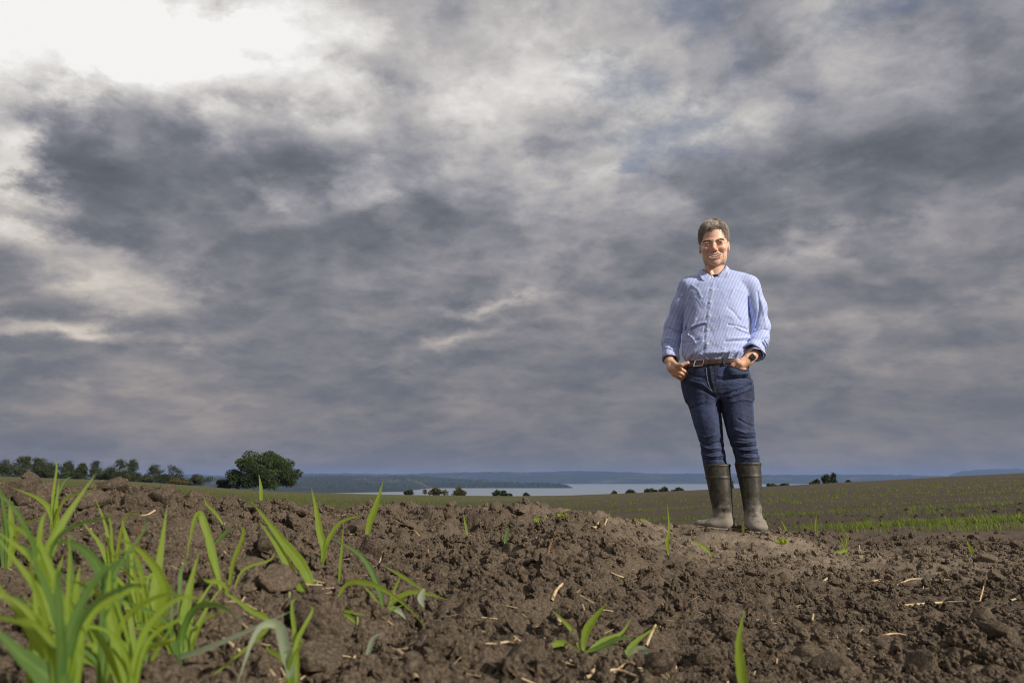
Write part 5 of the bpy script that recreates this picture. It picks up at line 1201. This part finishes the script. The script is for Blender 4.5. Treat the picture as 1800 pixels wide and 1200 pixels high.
# ---- eyes, teeth, brows
def uvs(c, r, mat, name, parent, n=16, m=10, pole=False):
    V = []; Fc = []
    for i_ in range(m + 1):
        ph = math.pi * i_ / m
        for k in range(n): a = 2 * math.pi * k / n; q = np.array([math.sin(ph) * math.cos(a) * r, math.sin(ph) * math.sin(a) * r, math.cos(ph) * r]); V.append(head_world(np.array(c) + q))
    for i_ in range(m):
        for k in range(n): Fc.append((i_ * n + k, i_ * n + (k + 1) % n, (i_ + 1) * n + (k + 1) % n, (i_ + 1) * n + k))
    return mpart(name, V, Fc, mat, parent)
for sx in (-1, 1):
    e = uvs((sx * .035, -.0025, .0705), .0125, m_eye, 'eye', body); uvs((sx * .035 + .001, -.0012, .0768), .0068, m_iris, 'iris', e)
    lp = [head_world(np.array([sx * (.0225 + .026 * u_), .0022 + .0035 * math.sin(u_ * 2.9) - .004 * u_, .0880 - 14 * (.0225 + .026 * u_ - .031) ** 2])) for u_ in (0, .25, .5, .75, 1)]
    link('eyelashes', tube_mesh('eyelashes', [Vector(q_) for q_ in lp], .0013, .0010, m_iris, 10, 5), body)
V = []; Fc = []; o_ = 0
for k in range(-5, 6):                                    # upper teeth
    x0 = k * .0062; yb = 8 * x0 * x0 - .001; z0_ = .0850 - 5.0 * x0 * x0; wd_ = .00308; hh = .0064 - .0010 * abs(k) * .5
    for (dx, dy, dz) in ((-1, 1, 0), (1, 1, 0), (.92, -1, .0012), (-.92, -1, .0012), (-1, 1, -.004), (1, 1, -.004), (.9, -1, -.003), (-.9, -1, -.003)): V.append(head_world(np.array([x0 + dx * wd_, yb - .0690 + dy * hh, z0_ + dz + .001 * (1 - abs(dx))])))
    Fc += [(o_, o_ + 1, o_ + 2, o_ + 3), (o_ + 4, o_ + 7, o_ + 6, o_ + 5), (o_, o_ + 4, o_ + 5, o_ + 1), (o_ + 3, o_ + 2, o_ + 6, o_ + 7), (o_, o_ + 3, o_ + 7, o_ + 4), (o_ + 1, o_ + 5, o_ + 6, o_ + 2)]; o_ += 8
mpart('teeth', V, Fc, m_teeth, body, False)
# ---- hair
def hairline(X, Z):
    """height above which hair grows: high over the forehead and temples, low behind the ears"""
    f = sstep(.015, .065, Z); front_ = .092 + .016 * sstep(-.02, .04, X) - .010 * sstep(.0, -.035, X) - .05 * sstep(.052, .070, np.abs(X))
    side = -.004 - .045 * sstep(.0, -.06, Z)
    return side * (1 - f) + front_ * f
def cap_sdf(Q, grow): return ell(Q, (0, .038, -.024), (.0755 + grow, .094 + grow * 1.15, .098 + grow))
g, lo, h = grid(HO + (-.12, -.15, -.12), HO + (.12, .17, .17), .0023); Q = head_local(g)
thick = .0045 + .009 * sstep(.04, .12, Q[..., 1]); D = cap_sdf(Q, 0.0) - thick
m = np.abs(D) < .02; q = Q[m]; D[m] -= .0030 * noise3(q, 5, 85, (1, .35, .35)) + .0012 * noise3(q, 7, 32)
hl = hairline(Q[..., 0], Q[..., 2]); D = smax(D, (hl - Q[..., 1]) * .75 + .0, .007)
earcut = ell(np.stack([np.abs(Q[..., 0]), Q[..., 1], Q[..., 2]], -1), (.082, -.022, -.004), (.022, .030, .021)); D = smax(D, -earcut, .003)
D = smax(D, -(cap_sdf(Q, -.012)), .002)
V, Fc = surface_nets(D, lo, h); hair = mpart('hair', V, Fc, m_hair, body)
HVt = []; HFt = []; o_ = 0; r_ = np.random.default_rng(3)
def strand(p, flow, ln, w_, out):
    global o_
    n = 5; q = np.array(p, float); pts = []
    for k in range(n + 1):
        pts.append(q.copy()); gp = (q - (0, .038, -.024)) / np.array([.08, .10, .10]) ** 2; gp /= np.linalg.norm(gp)
        fl = np.array(flow) + .10 * r_.normal(size=3); fl -= gp * (fl @ gp); fl /= np.linalg.norm(fl) + 1e-6; q = q + fl * ln / n + gp * out * (.0012 if k < 3 else -.0008)
    for k, c in enumerate(pts):
        gp = (c - (0, .038, -.024)); gp /= np.linalg.norm(gp); t_ = (pts[min(k + 1, n)] - pts[max(k - 1, 0)]); t_ /= np.linalg.norm(t_) + 1e-9; s_ = np.cross(gp, t_); ww = w_ * (1 - (k / n) ** 2 * .85)
        HVt.extend([head_world(c + s_ * ww), head_world(c - s_ * ww), head_world(c + gp * ww)])
    for k in range(n):
        for j in range(3): HFt.append((o_ + k * 3 + j, o_ + k * 3 + (j + 1) % 3, o_ + (k + 1) * 3 + (j + 1) % 3, o_ + (k + 1) * 3 + j))
    o_ += (n + 1) * 3
cnt = 0
while cnt < 3600:
    dv = r_.normal(size=3); dv /= np.linalg.norm(dv); p = np.array([0, .038, -.024]) + dv * np.array([.0755, .094, .098]) * 1.0; gr = .0050 + .009 * float(sstep(.04, .12, np.array(p[1]))); p += dv * gr
    if p[1] < float(hairline(np.array(p[0]), np.array(p[2]))) + .006: continue
    if abs(p[0]) > .06 and p[1] < .01 and -.028 < p[2] < .022: continue
    if p[2] > .02: flow = (-.75 if p[0] < .03 else .35, -.45, .55)
    else: flow = (np.sign(p[0]) * .3, -1, .15 if p[1] > .03 else -.25)
    strand(p, flow, r_.uniform(.016, .034), r_.uniform(.0005, .0012), r_.uniform(.2, 1.6) if r_.random() < .88 else r_.uniform(1.5, 3.0)); cnt += 1
for k in range(240):                                       # loose fringe over the forehead
    x = r_.uniform(-.05, .035); p = np.array([x + .012, .096 + r_.uniform(-.006, .010), .058 - abs(x) * .3 + .010])
    strand(p, (-.45 + r_.normal() * .15, -.85, .12), r_.uniform(.014, .030) * (1.1 if x < .01 else .5), .0007, .4)
mpart('hair_strands', HVt, HFt, m_hair, hair, False)
HVt = []; HFt = []; o_ = 0
for sx in (-1, 1):
    for k in range(170):
        t_ = r_.random(); x = sx * (.015 + .038 * t_); y = .0142 + .0018 * r_.normal() + .0055 * math.sin(t_ * 2.6) - .004 * t_ + r_.normal() * .0012; z = .0895 - 4.2 * (abs(x) - .012) ** 2
        c = np.array([x, y, z + .001]); e = c + np.array([sx * .008, .0015 - .004 * t_, -.001]); s_ = np.array([0, .0005, 0])
        HVt.extend([head_world(c + s_), head_world(c - s_), head_world(c + (0, 0, .0012)), head_world(e + s_ * .3), head_world(e - s_ * .3), head_world(e + (0, 0, .0006))])
        HFt += [(o_, o_ + 1, o_ + 4, o_ + 3), (o_ + 1, o_ + 2, o_ + 5, o_ + 4), (o_ + 2, o_, o_ + 3, o_ + 5)]; o_ += 6
mpart('eyebrows', HVt, HFt, plain('eyebrow_hair', (.26, .19, .13), .6), body, False)
# ---- wristwatch
wc = L(1315, 632, -.085); wax = L(1315, 632, -.085) - L(1322, 623, -.055)
wt = ring(L(1315.5, 631.5, -.083), wax, .0275, .0270, .020, .0035, m_black, 'wristwatch', man, 0)
fc = L(1315.0, 633.5, -.118); a_ = wax / np.linalg.norm(wax); nrm_ = np.array([.35, -.92, -.1]); nrm_ -= a_ * (nrm_ @ a_); nrm_ /= np.linalg.norm(nrm_); sd2 = np.cross(a_, nrm_)
fc = L(1315.5, 631.5, -.083) + nrm_ * .033
def block(c, ex, ey, ez, mat, name, parent, rnd=.25):
    V = []; Fc = []; n = 24
    for (z_, k_) in ((-1, .9), (-.6, 1), (.6, 1), (1, .88), (1.02, .0001)):
        for k in range(n):
            a = 2 * math.pi * k / n; ca, sa = math.cos(a), math.sin(a); p_ = .5
            V.append(c + (ex * np.sign(ca) * abs(ca) ** p_ + ey * np.sign(sa) * abs(sa) ** p_) * k_ + ez * z_)
    for i_ in range(4):
        for k in range(n): Fc.append((i_ * n + k, i_ * n + (k + 1) % n, (i_ + 1) * n + (k + 1) % n, (i_ + 1) * n + k))
    return mpart(name, V, Fc, mat, parent)
block(fc, a_ * .019, sd2 * .0165, nrm_ * .0045, m_black, 'watch_case', wt); block(fc + nrm_ * .0045, a_ * .016, sd2 * .0138, nrm_ * .0008, m_glass, 'watch_face', wt)
